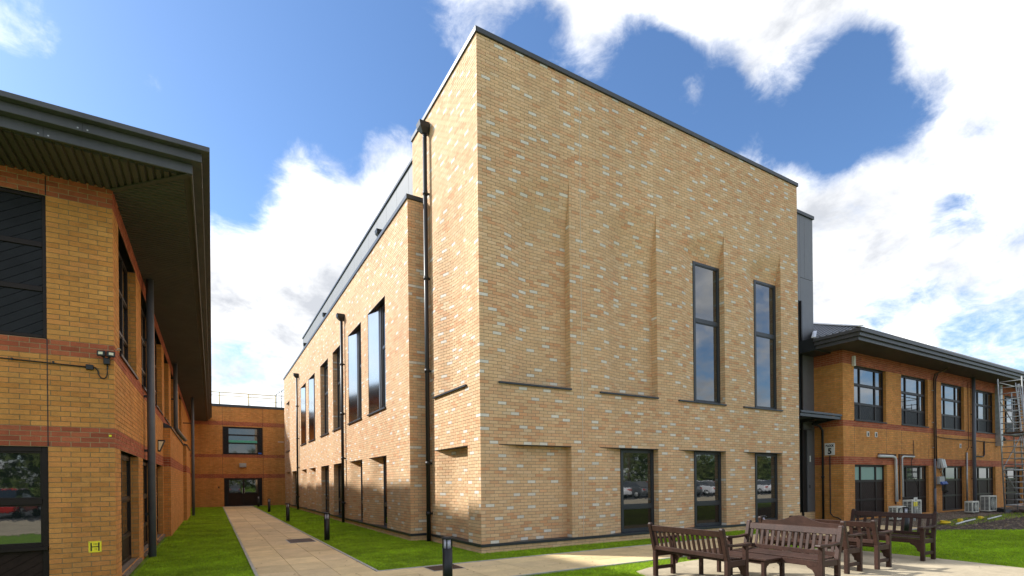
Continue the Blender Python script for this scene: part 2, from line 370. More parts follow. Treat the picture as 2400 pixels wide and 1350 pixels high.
            ob = bpy.data.objects.new('brick', cache[key]); C.objects.link(ob); ob.parent = root
            # local +y of the brick mesh points into the wall
            u = np.array([a[2]-a[0], a[3]-a[1]]); u /= np.linalg.norm(u); inw = np.array([-u[1], u[0]])
            if np.dot(inw, -a[4:6]) < 0: u = -u
            ob.rotation_euler = (0, 0, math.atan2(u[1], u[0])); ob.location = tuple(mid[i]-org)
        return o

NEW_PAL = [(.70, .462, .255), (.68, .438, .238), (.72, .49, .285), (.68, .40, .213), (.69, .418, .225), (.65, .35, .175), (.72, .66, .56), (.72, .53, .33)]
WH = {}; WH_P = [.26]
def new_tint(u, z):
    # runs of the same brick: courses come in drifts of sand and of orange
    d = .5+.5*math.sin(z*2.3+1.2*math.sin(u*.55+z*.35)+u*.18)
    row = int(z/.30); uu = (u+.37*(row % 2)+.17*math.sin(row*1.9))/.74; cell = (int(uu), row)
    r = random.random()
    if cell not in WH and .18 < uu % 1 < .82 and r < WH_P[0] and z-row*.30 > .07: WH[cell] = 1; return 6
    if r > .978: return 7
    return random.choice((3, 4, 4, 5, 0)) if random.random() < .17+.46*d*d else random.choice((0, 0, 1, 1, 2))
OLD_PAL = [(.63, .272, .066), (.67, .30, .078), (.60, .243, .056), (.68, .28, .074), (.42, .105, .045), (.36, .085, .036), (.46, .125, .052)]
def old_tint(bands):
    def f(u, z):
        if any(a < z < b for a, b in bands): return random.choice((4, 4, 5, 6))
        return random.choice((0, 0, 1, 2, 3))
    return f

# ------------------------------------------------------------------ windows
def window(root, fc, u0, u1, z0, z1, d, fw=.06, th=.07, mull=(), trans=(), bw=.05, frame='anthracite', glass='glass', panes=None, name='window', label=None):
    """frame mesh (part) + one pane (sub-part) for each light; mull/trans are centre lines; panes[(col,row)] overrides a pane's material, None leaves it out"""
    m = MB()
    fc.box(m, u0, u0+fw, d, d+th, z0, z1); fc.box(m, u1-fw, u1, d, d+th, z0, z1)
    fc.box(m, u0+fw, u1-fw, d+.001, d+th, z0, z0+fw); fc.box(m, u0+fw, u1-fw, d+.001, d+th, z1-fw, z1)
    us = [u0+fw]+list(mull)+[u1-fw]; zs = [z0+fw]+list(trans)+[z1-fw]
    for x in mull: fc.box(m, x-bw/2, x+bw/2, d-.004, d+th, z0+fw, z1-fw)
    for i in range(len(us)-1):
        a = us[i]+(bw/2 if i else 0); b = us[i+1]-(bw/2 if i < len(us)-2 else 0)
        for t in trans: fc.box(m, a, b, d-.002, d+th, t-bw/2, t+bw/2)
    w = m.build(name, frame, root, bevel=.004)
    if label: w['label'] = label
    for i in range(len(us)-1):
        for j in range(len(zs)-1):
            a = us[i]+(bw/2 if i else 0); b = us[i+1]-(bw/2 if i < len(us)-2 else 0); c = zs[j]+(bw/2 if j else 0); e = zs[j+1]-(bw/2 if j < len(zs)-2 else 0)
            pm = glass
            if panes and (i, j) in panes: pm = panes[(i, j)]
            if pm is None: continue
            if pm in ('dark_wood', 'dark_board'):
                boards(w, fc, a, b, c, e, d+.022, pm)
                continue
            g = MB(); fc.box(g, a-.004, b+.004, d+.030, d+.040, c-.004, e+.004); g.build('pane', pm, w)
            # slim inner sash
            sg = MB(); sw = .022
            fc.box(sg, a, a+sw, d+.012, d+.03, c, e); fc.box(sg, b-sw, b, d+.012, d+.03, c, e); fc.box(sg, a+sw, b-sw, d+.0125, d+.03, c, c+sw); fc.box(sg, a+sw, b-sw, d+.0125, d+.03, e-sw, e)
            sg.build('sash', frame, w)
    return w

def clip_poly(poly, u0, u1, z0, z1):
    for (ax, lim, sgn) in ((0, u0, 1), (0, u1, -1), (1, z0, 1), (1, z1, -1)):
        out = []
        for i in range(len(poly)):
            p, q = poly[i], poly[(i+1) % len(poly)]; a = (p[ax]-lim)*sgn; b = (q[ax]-lim)*sgn
            if a >= 0: out.append(p)
            if (a >= 0) != (b >= 0):
                t = a/(a-b); out.append((p[0]+(q[0]-p[0])*t, p[1]+(q[1]-p[1])*t))
        poly = out
        if len(poly) < 3: return []
    return poly
def boards(parent, fc, u0, u1, z0, z1, d, material, w=.11, each=False, slope=1.0, gap=.007):
    """diagonal tongue-and-groove boards in a rectangle"""
    al = math.atan(slope); du = w/math.sin(al); big = MB(); back = MB(); fc.box(back, u0, u1, d+.014, d+.02, z0, z1); back.build('backing', material, parent)
    x = u0-(z1-z0)/slope-du
    while x < u1+du:
        g = gap/math.sin(al); h = z1-z0
        p = clip_poly([(x, z0), (x+du-g, z0), (x+du-g+h/slope, z1), (x+h/slope, z1)], u0, u1, z0, z1)
        if p:
            pts = [fc.P(a, d+random.uniform(0, .0015), b) for a, b in p]
            pts = [fc.P(a, d, b) for a, b in p]
            if each: MB().extr(pts, -np.r_[fc.n, 0]*.013).build('board', material, parent)
            else: big.extr(pts, -np.r_[fc.n, 0]*.013)
        x += du
    if not each and big.v: tag(big.build('boarding', material, parent), kind='stuff')

def strip(mb, fc, f_in, f_out, u0, u1, z0, z1, n=10):
    """a plate in plan between two curves d=f_in(u) and d=f_out(u)"""
    us = np.linspace(u0, u1, n); poly = [fc.P2(u, f_out(u)) for u in us]+[fc.P2(u, f_in(u)) for u in us[::-1]]
    return mb.prism(poly, z0, z1)

def downpipe(root, x, y, z0, z1, r, wall_dir, mat_='black_metal', hopper=True, joints=(), hs=.26):
    m = MB(); m.cyl(x, y, z0, z1, r, 12)
    for z in joints: m.cyl(x, y, z-.05, z+.05, r*1.22, 12)
    p = m.build('downpipe', mat_, root)
    for z in joints:
        b = MB(); b.bar((x, y, z), (x+wall_dir[0]*.14, y+wall_dir[1]*.14, z), .03, .05); b.bar((x-wall_dir[1]*.075, y+wall_dir[0]*.075, z), (x+wall_dir[1]*.075, y-wall_dir[0]*.075, z), .03, .028); b.build('bracket', mat_, p)
    if hopper:
        h = MB(); w = hs/2; wx, wy = wall_dir; tx, ty = -wy, wx; cx, cy = x-wx*.0, y-wy*.0
        def q(a, b, z): return (cx+tx*a+wx*b, cy+ty*a+wy*b, z)
        bk = .10
        h.hexa([q(-w*.42, -.08, z1), q(w*.42, -.08, z1), q(w*.42, bk, z1), q(-w*.42, bk, z1), q(-w, -.17, z1+hs*.5), q(w, -.17, z1+hs*.5), q(w, bk, z1+hs*.5), q(-w, bk, z1+hs*.5)])
        h.hexa([q(-w, -.17, z1+hs*.5), q(w, -.17, z1+hs*.5), q(w, bk, z1+hs*.5), q(-w, bk, z1+hs*.5), q(-w*1.06, -.19, z1+hs*1.0), q(w*1.06, -.19, z1+hs*1.0), q(w*1.06, bk, z1+hs*1.0), q(-w*1.06, bk, z1+hs*1.0)])
        h.build('hopper', mat_, p)
    return p

# ================================================================== GROUND
def struct(name, mb, mats, parent=None):
    o = mb.build(name, mats, parent)
    if parent is None: o['kind'] = 'structure'
    return o
def sheet(polys, z, nx=1):
    m = MB()
    for p in polys: m._add([(x, y, z) for x, y in p], [tuple(range(len(p)))])
    return m
struct('ground', sheet([[(-900, -900), (900, -900), (900, 900), (-900, 900)]], -.012), 'lawn')
struct('car_park', sheet([[(-40, -34), (120, -34), (120, -12), (-40, -12)]], -.004), 'tarmac')
struct('bounce_paving', sheet([[(-40, -12), (120, -12), (120, -3.2), (-40, -3.2)]], -.004), 'concrete')  # unseen pale paving, added to bounce warm sunlight onto the shaded fronts

def slab_run(root, x0, x1, y0, y1, nx, ny, z=.012, jitter=.0025, gap=.009):
    cache = {}
    for i in range(nx):
        for j in range(ny):
            a0 = x0+(x1-x0)*i/nx; a1 = x0+(x1-x0)*(i+1)/nx; b0 = y0+(y1-y0)*j/ny; b1 = y0+(y1-y0)*(j+1)/ny
            w, h = a1-a0-gap, b1-b0-gap; v = random.randint(0, 5); key = (round(w, 3), round(h, 3), v)
            if key not in cache:
                mb = MB(); mb.box(-w/2, w/2, -h/2, h/2, -.05, 0); me = bpy.data.meshes.new('slab'); me.from_pydata(mb.v, [], mb.f); me.materials.append(M['slab'])
                c = np.array([.70, .53, .285])*(1+(v-2.5)*.035); c[2] *= 1+random.uniform(-.04, .04)
                at = me.color_attributes.new('tint', 'FLOAT_COLOR', 'POINT'); at.data.foreach_set('color', np.tile(np.r_[c, 1], 8)); me.update(); cache[key] = me
            o = bpy.data.objects.new('slab', cache[key]); C.objects.link(o); o.parent = root
            o.location = ((a0+a1)/2, (b0+b1)/2, z+random.uniform(-jitter, jitter)*.6); o.rotation_euler = (random.uniform(-.0015, .0015), random.uniform(-.0015, .0015), 0)
PX0, PX1, CY0, CY1 = .67, 2.50, 7.36, 9.07
path = struct('path', sheet([[(PX0, CY1), (PX1, CY1), (PX1, 42.35), (PX0, 42.35)], [(PX0-1.2, CY0), (19.2, CY0), (19.2, CY1), (PX0-1.2, CY1)]], -.002), 'joint')
slab_run(path, PX0, PX1, CY1, 42.35, 3, 37)
slab_run(path, PX0-1.2, 19.2, CY0, CY1, 22, 3)
kb = MB(); kb.box(PX1, PX1+.05, CY1, 42.3, -.1, .022); kb.box(PX0-.05, PX0, CY1, 42.3, -.1, .020); kb.box(PX1+.05, 19.2, CY1, CY1+.05, -.1, .020); kb.box(3.4, 19.2, CY0-.05, CY0, -.1, .018); kb.build('edging', 'kerb', path)
TERR = [(6.3, 6.56), (6.75, 6.72), (7.3, 6.80), (8.2, 6.86), (11.3, 6.80), (12.05, 6.2), (12.12, 5.0), (12.06, 4.0), (11.95, 3.0), (11.8, .5), (5.2, .5), (5.3, 3.0), (5.75, 5.2)]
mt = MB(); mt.prism(TERR, -.08, .014)
terrace = struct('terrace', mt, 'concrete')
SOIL = [(16.6, 6.9), (17.6, 7.2), (19.2, 6.6), (21, 5.2), (24, 4.0), (46, -4), (46, 9.0), (30, 8.5), (24, 8.55), (19.4, 7.35), (18, 7.33)]
so = struct('bare_soil', sheet([SOIL], -.006), 'soil')
GRAV = [(19.3, 7.40), (24, 8.55), (30, 8.5), (46, 9.0), (46, 10.6), (20.1, 10.6), (19.3, 10.6)]
struct('gravel_strip', sheet([GRAV], -.005), 'soil')

def in_poly(P, poly):
    x, y = P[:, 0], P[:, 1]; r = np.zeros(len(P), bool); n = len(poly)
    for i in range(n):
        (x0, y0), (x1, y1) = poly[i], poly[(i+1) % n]
        c = ((y0 > y) != (y1 > y)); xi = (x1-x0)*(y-y0)/((y1-y0) or 1e-9)+x0; r ^= c & (x < xi)
    return r
def grass(name, label, regions, holes=()):
    VV = []; CC = []
    for (poly, dens, h, w) in regions:
        p = np.array(poly); a, b = p.min(0), p.max(0); n = int(dens*(b[0]-a[0])*(b[1]-a[1]))
        Q = rng.uniform(a, b, (n, 2)); Q = Q[in_poly(Q, poly)]
        for hp in holes: Q = Q[~in_poly(Q, hp)]
        n = len(Q); cl = .5+.5*np.sin(Q[:, 0]*1.7+np.sin(Q[:, 1]*1.3)*1.5)*np.sin(Q[:, 1]*2.1+Q[:, 0]*.6)
        hh = h*rng.uniform(.55, 1.25, n)*(.85+.3*cl); th = rng.uniform(0, 2*math.pi, n); ww = w*rng.uniform(.7, 1.3, n)
        lean = rng.uniform(.4, 1.5, n)*hh; ph = rng.uniform(0, 2*math.pi, n)
        dx, dy = np.cos(th)*ww/2, np.sin(th)*ww/2
        z0 = np.full(n, -.012)
        VV.append(np.stack([np.c_[Q[:, 0]-dx, Q[:, 1]-dy, z0], np.c_[Q[:, 0]+dx, Q[:, 1]+dy, z0], np.c_[Q[:, 0]+np.cos(ph)*lean, Q[:, 1]+np.sin(ph)*lean, z0+hh]], 1).reshape(-1, 3))
        t = rng.uniform(0, 1, n)[:, None]; base = np.array([.20, .42, .010])*(1-t)+np.array([.62, .84, .035])*t
        pt = np.clip(.5+.5*np.sin(Q[:, 0]*.9+2.1*np.sin(Q[:, 1]*.55))*np.cos(Q[:, 1]*.8-Q[:, 0]*.4)+rng.normal(0, .18, n), 0, 1)[:, None]; base = base*(1-.35*pt)+np.array([.30, .38, .03])*.35*pt
        dry = rng.random(n) < .05; base[dry] = (.22, .20, .07)
        base *= (.86+.28*cl)[:, None]; CC.append(np.repeat(base, 3, 0))
    V = np.concatenate(VV); Cc = np.concatenate(CC); n = len(V)
    me = bpy.data.meshes.new(name); me.vertices.add(n); me.vertices.foreach_set('co', V.ravel()); me.loops.add(n); me.loops.foreach_set('vertex_index', np.arange(n, dtype=np.int32))
    me.polygons.add(n//3); me.polygons.foreach_set('loop_start', np.arange(0, n, 3, dtype=np.int32)); me.polygons.foreach_set('loop_total', np.full(n//3, 3, np.int32)); me.materials.append(M['grass'])
    at = me.color_attributes.new('tint', 'FLOAT_COLOR', 'POINT'); at.data.foreach_set('color', np.c_[Cc, np.ones(n)].ravel()); me.update()
    o = bpy.data.objects.new(name, me); C.objects.link(o); return tag(o, label, 'grass', kind='stuff')
grass('lawn_grass', 'short green turf between the orange brick building and the path', [
    ([(-1.2, 9.2), (PX0-.01, 9.05), (PX0-.01, 16), (-1.2, 16)], 5200, .034, .007), ([(-1.2, 16), (PX0-.01, 16), (PX0-.01, 24), (-1.2, 24)], 2400, .045, .010), ([(-1.25, 24), (PX0-.05, 24), (PX0-.05, 42.4), (-1.6, 42.4)], 900, .05, .016)])
grass('lawn_grass', 'turf strip between the path and the tall pale brick building', [
    ([(PX1+.015, CY1+.02), (5.12, CY1+.02), (5.12, 10.16), (5.0, 13.4), (4.6, 14), (PX1+.015, 14)], 4600, .034, .007), ([(5.12, CY1+.02), (17.3, CY1+.02), (17.3, 10.16), (5.12, 10.16)], 3000, .034, .008),
    ([(PX1+.015, 14), (4.63, 14), (4.63, 22), (PX1+.015, 22)], 2400, .045, .010), ([(PX1+.05, 22), (4.63, 22), (4.63, 42.4), (PX1+.05, 42.4)], 900, .05, .016)])
grass('lawn_grass', 'sunlit turf in front of the cross path around the bench terrace', [
    ([(2.55, 5.2), (6.7, 4.6), (6.9, CY0-.015), (2.55, CY0-.015)], 6500, .036, .006), ([(6.9, 6.5), (12.4, 6.0), (12.4, CY0-.015), (6.9, CY0-.015)], 3600, .036, .007)], holes=[TERR])
grass('lawn_grass', 'broad turf to the right of the bench terrace beside bare soil', [
    ([(11.6, 2.0), (15.5, 1.0), (15.5, CY0-.05), (11.9, CY0-.05)], 3000, .036, .008), ([(15.5, 1.0), (26, -3), (26, 3.2), (21, 5.2), (19.2, 6.6), (17.6, 7.2), (16.6, 7.1), (15.5, CY0-.05)], 1700, .045, .011)], holes=[TERR])
grass('weed_tufts', 'thin weedy grass along the gravel below the annex wall', [([(20.5, 7.0), (26, 7.2), (30, 7.3), (30, 8.2), (24, 8.2), (21, 7.9)], 260, .07, .010)])

def scatter_stones(name, label, poly, n, smin, smax, z=0.0):
    p = np.array(poly); Q = rng.uniform(p.min(0), p.max(0), (n*3, 2)); Q = Q[in_poly(Q, poly)][:n]; n = len(Q)
    base = np.array([[1, 0, 0], [-1, 0, 0], [0, 1, 0], [0, -1, 0], [0, 0, 1], [0, 0, -1]], float); tri = np.array([[0, 2, 4], [2, 1, 4], [1, 3, 4], [3, 0, 4], [2, 0, 5], [1, 2, 5], [3, 1, 5], [0, 3, 5]])
    s = rng.uniform(smin, smax, (n, 1, 3))*np.array([1, 1, .6]); ang = rng.uniform(0, 6.28, n); v = base[None]*s*rng.uniform(.75, 1.2, (n, 6, 1))
    c, sn = np.cos(ang)[:, None], np.sin(ang)[:, None]; V = np.stack([v[:, :, 0]*c-v[:, :, 1]*sn+Q[:, :1], v[:, :, 0]*sn+v[:, :, 1]*c+Q[:, 1:], v[:, :, 2]+z], 2).reshape(-1, 3)
    F = (tri[None]+6*np.arange(n)[:, None, None]).reshape(-1, 3)
    me = bpy.data.meshes.new(name); me.from_pydata(V.tolist(), [], F.tolist()); me.materials.append(M['gravel'])
    col = np.array([.20, .15, .105])*rng.uniform(.5, 1.3, (n, 1))*rng.uniform(.92, 1.08, (n, 3)); at = me.color_attributes.new('tint', 'FLOAT_COLOR', 'POINT'); at.data.foreach_set('color', np.c_[np.repeat(col, 6, 0), np.ones(n*6)].ravel()); me.update()
    o = bpy.data.objects.new(name, me); C.objects.link(o); return tag(o, label, 'gravel', kind='stuff')
scatter_stones('gravel', 'brown gravel margin along the foot of the annex wall', [(19.4, 7.5), (24, 8.4), (30, 8.4), (36, 8.7), (36, 10.1), (20.2, 10.1), (19.4, 10.0)], 9000, .02, .05)
scatter_stones('soil_clods', 'clods and small stones on the bare dug soil', [(17.0, 6.9), (19.2, 6.4), (21, 5.0), (26, 3.0), (34, 2), (34, 8.4), (24, 8.3), (19.4, 7.2)], 2500, .015, .06, -.005)

# ================================================================== MAIN PALE BRICK BUILDING
XC, YF, XR, ZT = 5.15, 10.18, 17.35, 11.69
XW, YW0, YW1, ZW = 4.66, 13.47, 41.4, 9.45
ZB = .19; Z_LOW = 2.44; Z_SILL = 3.865
main = thing('office_building', 'tall pale sand brick office block with scooped bays, white glazed bricks and dark coping', 'building', (XC, YF, 0))
BK = Bricks()
FM = Face((XC, YF), (1, 0), (0, -1)); LM = Face((XC, YF), (0, 1), (-1, 0)); WG = Face((XW, YW0), (0, 1), (-1, 0)); WE = Face((XW, YW0), (1, 0), (0, -1)); RM = Face((XR, YF), (0, 1), (1, 0))
BAYS = [(5.62, 7.66, 0), (8.57, 10.64, 1), (11.45, 13.50, 2), (14.34, 16.37, 2)]      # 0 blank, 1 window below, 2 windows above and below
DM = .205; SPL = .86; Z_F0, Z_F1 = 9.04, 8.05
def fade(z, lo):
    t = min(1, max(0, (Z_F0-z)/(Z_F0-lo))); return .4*t*t*(3-2*t)+.6*t
def dF(u, z):
    X = u+XC
    for a, b, k in BAYS:
        if a <= X < b:
            if z < Z_LOW: return DM*sst(a, a+SPL, X)
            if z > Z_SILL and z < Z_F0: return DM*sst(a+(.9*sst(Z_F1, Z_F0, z)), a+SPL+.1+.5*sst(Z_F1, Z_F0, z), X)*fade(z, Z_F1 if k == 2 else 7.4)
    return 0.0
ops = []; brk = []
for a, b, k in BAYS:
    brk += [(b-XC, 0, Z_LOW), (b-XC, Z_SILL, Z_F0)]
    if k >= 1: ops.append((a+SPL-XC, b-XC, 0, Z_LOW))
    if k == 2: ops.append((a+SPL+.02-XC, b-XC, Z_SILL, 8.065))
LF = XR-XC
BK.face(FM, LF, ZB, 11.57, new_tint, dF, ops, brk, zbase=ZB)
for a, b, k in BAYS:
    BK.reveal(FM, b-XC, ZB, Z_LOW, DM, -1, new_tint, ZB, split=True)
    BK.reveal(FM, b-XC, Z_SILL, Z_F0, lambda z, a=a, b=b: dF(b-1e-3-XC, z), -1, new_tint, ZB, split=True)
LB0, LB1 = .66, 2.70
def dL(u, z):
    if LB0 <= u < LB1:
        if z < Z_LOW: return DM*sst(LB1, LB1-SPL, u)
        if z > Z_SILL and z < Z_F0: return DM*sst(LB1-.9*sst(Z_F1, Z_F0, z), LB1-SPL-.1-.5*sst(Z_F1, Z_F0, z), u)*fade(z, 6.9)
    return 0.0
WH.clear(); BK.face(LM, YW0-YF, ZB, 11.57, new_tint, dL, [], [(LB0, 0, Z_LOW), (LB0, Z_SILL, Z_F0)], inset0=.014, zbase=ZB)
BK.face(Face((XC, YW0), (0, 1), (-1, 0)), 14.4-YW0, 9.19, 11.57, new_tint, zbase=ZB)
BK.reveal(LM, LB0, ZB, Z_LOW, DM, 1, new_tint, ZB); BK.reveal(LM, LB0, Z_SILL, Z_F0, lambda z: dL(LB0+1e-3, z), 1, new_tint, ZB)
BK.face(RM, 1.0, ZB, 11.57, new_tint, inset0=.014, zbase=ZB)
# plinth courses
for fc, L_ in ((FM, LF), (LM, YW0-YF), (WG, YW1-YW0), (WE, XC-XW)):
    BK.face(fc, L_, -.095, .13, lambda u, z: random.choice((0, 1, 1, 2, 4)), inset0=.014 if fc in (LM, WG) else 0, zbase=-.095)
# wing
WB = [(15.65, 'A', 'metal'), (18.62, 'A', 'metal'), (21.60, 'B', 'brick'), (24.65, 'B', 'brick'), (28.25, 'A', 'metal'), (31.20, 'A', 'metal'), (35.25, 'B', None), (38.40, 'A', 'blank')]
DW = .22; WWID = 2.05; WWIN = 1.02; ZU0, ZU1 = 3.94, 7.39
def dW(u, z):
    Y = u+YW0
    for a, t, up in WB:
        if a <= Y < a+WWID:
            low = z < Z_LOW; upz = (ZU0 < z < ZU1) and up in ('brick', 'blank')
            if low or upz: return DW*(sst(a+WWID, a+WWIN, Y) if t == 'A' else sst(a, a+WWID-WWIN, Y))
    return 0.0
ops = []; brk = []
for a, t, up in WB:
    s = a-YW0; e = s+WWID
    ops.append((s, s+WWIN, 0, Z_LOW) if t == 'A' else (e-WWIN, e, 0, Z_LOW))
    if up == 'metal': ops.append((s, e, ZU0, ZU1))
    if up == 'brick': ops.append((e-WWIN, e, ZU0, ZU1))
    edge = s if t == 'A' else e
    brk += [(edge, 0, Z_LOW)] + ([(edge, ZU0, ZU1)] if up in ('brick', 'blank') else [])
    sd = 1 if t == 'A' else -1
    BK.reveal(WG, edge, ZB, Z_LOW, DW, sd, new_tint, ZB, split=True)
    if up: BK.reveal(WG, edge, ZU0, ZU1, DW, sd, new_tint, ZB, split=True)
    if up == 'metal': BK.reveal(WG, e, ZU0, ZU1, .05, -1, new_tint, ZB)
WH.clear(); WH_P[0] = .15; BK.face(WG, YW1-YW0, ZB, 9.33, new_tint, dW, ops, brk, zbase=ZB, inset0=.014)
BK.face(WE, XC-XW, ZB, 9.33, lambda u, z: random.choices((3, 4, 5, 0, 1, 6, 7), (5, 6, 2, 5, 4, 2.2, .8))[0], zbase=ZB)
BK.build(main, NEW_PAL, ('brick_new', 'mortar_new'), 300)

cw = MB(); cw.box(XC+.45, XR-.012, YF+.45, 14.38, -.1, 11.4); cw.box(XC+.06, XR-.05, YF+.9, 14.395, 9.2, 11.5); cw.box(XW+.45, 9, YW0+.3, YW1-.01, -.1, 9.25); cw.box(XW+.03, 9, YW0+.03, YW0+1.9, -.1, 9.3); cw.box(XW+.03, 9, YW1-.6, YW1, -.1, 9.3); cw.box(XR-.3, XR-.02, YF+.02, 15, -.1, 11.5); cw.box(XC+.03, XC+.4, YW0, 14.39, 9, 11.5)
cw.build('wall_core', 'core', main)
# plinth trim, coping
t = MB(); t.box(XC-.028, XR, YF-.028, YF+.36, .13, .19-.001); t.box(XC-.028, XC+.36, YF+.36, YW0+.1, .13, .1885); t.box(XW-.028, XW+.36, YW0-.028, YW1, .131, .188); t.box(XW+.36, XC, YW0-.028, YW0+.2, .131, .1875)
t.build('plinth_trim', 'anthracite', main)
t = MB(); t.box(XC-.04, XR+.04, YF-.04, YF+.38, 11.57, ZT); t.box(XC-.04, XC+.36, YF+.38, 14.42, 11.57, ZT-.001); t.box(XR-.3, XR+.04, YF+.38, 14.42, 11.57, ZT-.001); t.box(XW-.04, XW+.36, YW0-.04, YW1+.04, 9.33, ZW); t.box(XW+.36, XC-.002, YW0-.04, YW0+.36, 9.33, ZW-.001)
t.build('coping', 'anthracite', main, bevel=.006)
rf = MB(); rf.box(XC+.36, XR-.3, YF+.38, 14.4, 11.3, 11.45); rf.box(XW+.36, 9, YW0+.36, YW1, 9.2, 9.3); rf.build('roof', 'clad_grey', main)
# lintels, sills and windows of the front
for a, b, k in BAYS:
    u0, u1 = a-XC, b-XC
    m = MB(); strip(m, FM, lambda u: dF(u, 1)+.10, lambda u: -.004, u0, u1-.001, Z_LOW-.014, Z_LOW-.001, 14); m.build('lintel', 'black_metal', main)
    m = MB(); strip(m, FM, lambda u: dF(u, 5)+.03, lambda u: -.055, u0, u1, Z_SILL-.045, Z_SILL-.001, 14); m.build('sill', 'anthracite', main, bevel=.004)
    if k >= 1: window(main, FM, u0+SPL, u1-.001, ZB+.002, Z_LOW-.016, DM-.03, fw=.07, trans=(.875,), bw=.10, glass='glass', panes={(0, 0): 'glass_dim'})
    if k == 2: window(main, FM, u0+SPL+.02, u1-.001, Z_SILL, 8.063, DM-.03, fw=.08, trans=(6.32,), bw=.11, glass='glass')
m = MB(); strip(m, LM, lambda u: dL(u, 1)+.1, lambda u: -.004, LB0+.001, LB1, Z_LOW-.014, Z_LOW-.001, 14); m.build('lintel', 'black_metal', main)
m = MB(); strip(m, LM, lambda u: dL(u, 5)+.03, lambda u: -.055, LB0, LB1, Z_SILL-.045, Z_SILL-.001, 14); m.build('sill', 'anthracite', main, bevel=.004)
m = MB(); FM.box(m, 2.852, 2.869, -.0018, .01, ZB, 11.57); m.build('movement_joint', 'sealant', main)
m = MB(); WG.box(m, .9, .91, -.0016, .01, ZB, 9.33); m.build('movement_joint', 'kerb', main)
for a, t_, up in WB:
    s = a-YW0; e = s+WWID
    m = MB(); strip(m, WG, lambda u: dW(u, 1)+.30, lambda u: -.004, s, e, Z_LOW-.014, Z_LOW-.001, 12); m.build('lintel', 'black_metal', main)
    w0, w1 = (s, s+WWIN) if t_ == 'A' else (e-WWIN, e)
    window(main, WG, w0+.001, w1-.001, ZB+.002, Z_LOW-.016, DW-.03, fw=.06, trans=(.88,), bw=.08, panes={(0, 0): 'glass_dim'})
    if up:
        m = MB(); strip(m, WG, lambda u: DW+.05, lambda u: -.055, s-.02, e+.02, ZU0-.05, ZU0-.001, 3); m.build('sill', 'anthracite', main, bevel=.004)
        m = MB(); strip(m, WG, lambda u: DW+.3, lambda u: -.004, s, e, ZU1-.014, ZU1-.001, 3); m.build('lintel', 'black_metal', main)
    if up in ('metal', 'brick'):
        window(main, WG, w0+.001, w1-.001, ZU0, ZU1-.016, DW-.03, fw=.07, trans=(6.0,), bw=.08, glass='glass_clear')
    if up == 'metal':
        m = MB(); m.prism([WG.P2(e-.004, .012), WG.P2(s+WWIN+.22, .150), WG.P2(s+WWIN+.22, .165), WG.P2(e-.004, .027)], ZU0+.005, ZU1-.017); m.build('reveal_panel', 'steel_panel', main)
        m = MB(); WG.box(m, s+WWIN+.11, s+WWIN+.215, .14, .25, ZU0+.004, ZU1-.018); WG.box(m, s+WWIN+.002, s+WWIN+.10, .155, .26, ZU0+.004, ZU1-.018); m.build('reveal_trim', 'bronze', main)
# downpipes
downpipe(main, XC-.115, 13.10, .0, 11.0, .058, (1, 0), joints=(2.1, 4.6, 7.1, 9.4, .75), hs=.26)
downpipe(main, XW-.11, 21.30, .0, 8.15, .058, (1, 0), joints=(.8, 2.6, 4.4, 6.4), hs=.25)
downpipe(main, XW-.11, 34.0, .0, 8.15, .058, (1, 0), joints=(.8, 2.6, 4.4, 6.4), hs=.25)
# set-back cladding storey above the wing
cl = MB(); cl.box(5.53, 9, 14.43, 37.45, 9.3, 11.5); cl.build('upper_storey', 'core', main)
y = 14.43
while y < 37.4:
    b = min(y+1.2, 37.5); m = MB(); m.box(5.45, 5.53, y+.006, b-.006, 9.3, 11.52); m.build('cladding_panel', 'clad_light', main); y += 1.2
m = MB(); m.box(5.40, 9.02, 14.43, 37.54, 11.52, 11.60); m.build('parapet_cap', 'anthracite', main)
for yy in (18.35, 28.7, 35.4):
    downpipe(main, 5.34, yy, 9.3, 10.45, .05, (1, 0), hs=.25)
# link with its tall glazed slot, clad panels, door recess and canopy
LK = Face((XR+.002, 11.2), (1, 0), (0, -1))
m = MB(); m.box(XR+.01, 20.08, 11.28, 16, -.1, 11.6); m.build('link_core', 'core', main)
for (a, b, z0, z1) in ((2.25, 2.76, .32, 3.45), (1.9, 2.76, 3.46, 6.3), (1.9, 2.76, 6.31, 9.2), (0, 1.9, 8.3, 11.58), (1.9, 2.20, 9.21, 11.58), (2.2, 2.76, 9.21, 11.58)):
    m = MB(); LK.box(m, a+.004, b-.004, 0, .07, z0+.003, z1-.003); m.build('cladding_panel', 'clad_grey', main)
window(main, LK, 0.01, 1.895, 3.5, 8.29, .02, fw=.06, trans=(5.0, 6.6), mull=(.95,), frame='anthracite', glass='glass_dim')
m = MB(); LK.box(m, .01, 2.24, .02, .078, .3, 3.44); m.build('door_recess', 'black_metal', main)
m = MB(); LK.box(m, 1.86, 1.93, -.05, .0, .0, 8.3); m.build('corner_post', 'black_metal', main)
m = MB(); LK.box(m, -.0, 2.80, -.05, .3, 11.58, 11.70); m.build('parapet_cap', 'anthracite', main)
pb = Bricks(); pb.face(LK, 2.75, -.095, .31, lambda u, z: random.choice((0, 1, 2)), zbase=-.095); pb.build(main, NEW_PAL, ('brick_new', 'mortar_new'), 0, 'link_plinth')
m = MB(); LK.box(m, 2.38, 2.44, -.03, .0, 2.22, 2.46); m.build('wall_lamp', 'white_plastic', main)
m = MB(); LK.box(m, 2.37, 2.41, -.02, .0, 1.22, 1.34); m.build('keypad', 'black_metal', main)
cn = MB()
for yy in (10.22, 10.70, 11.15): cn.bar((17.45, yy, 3.80), (20.02, yy, 3.80), .05, .10)
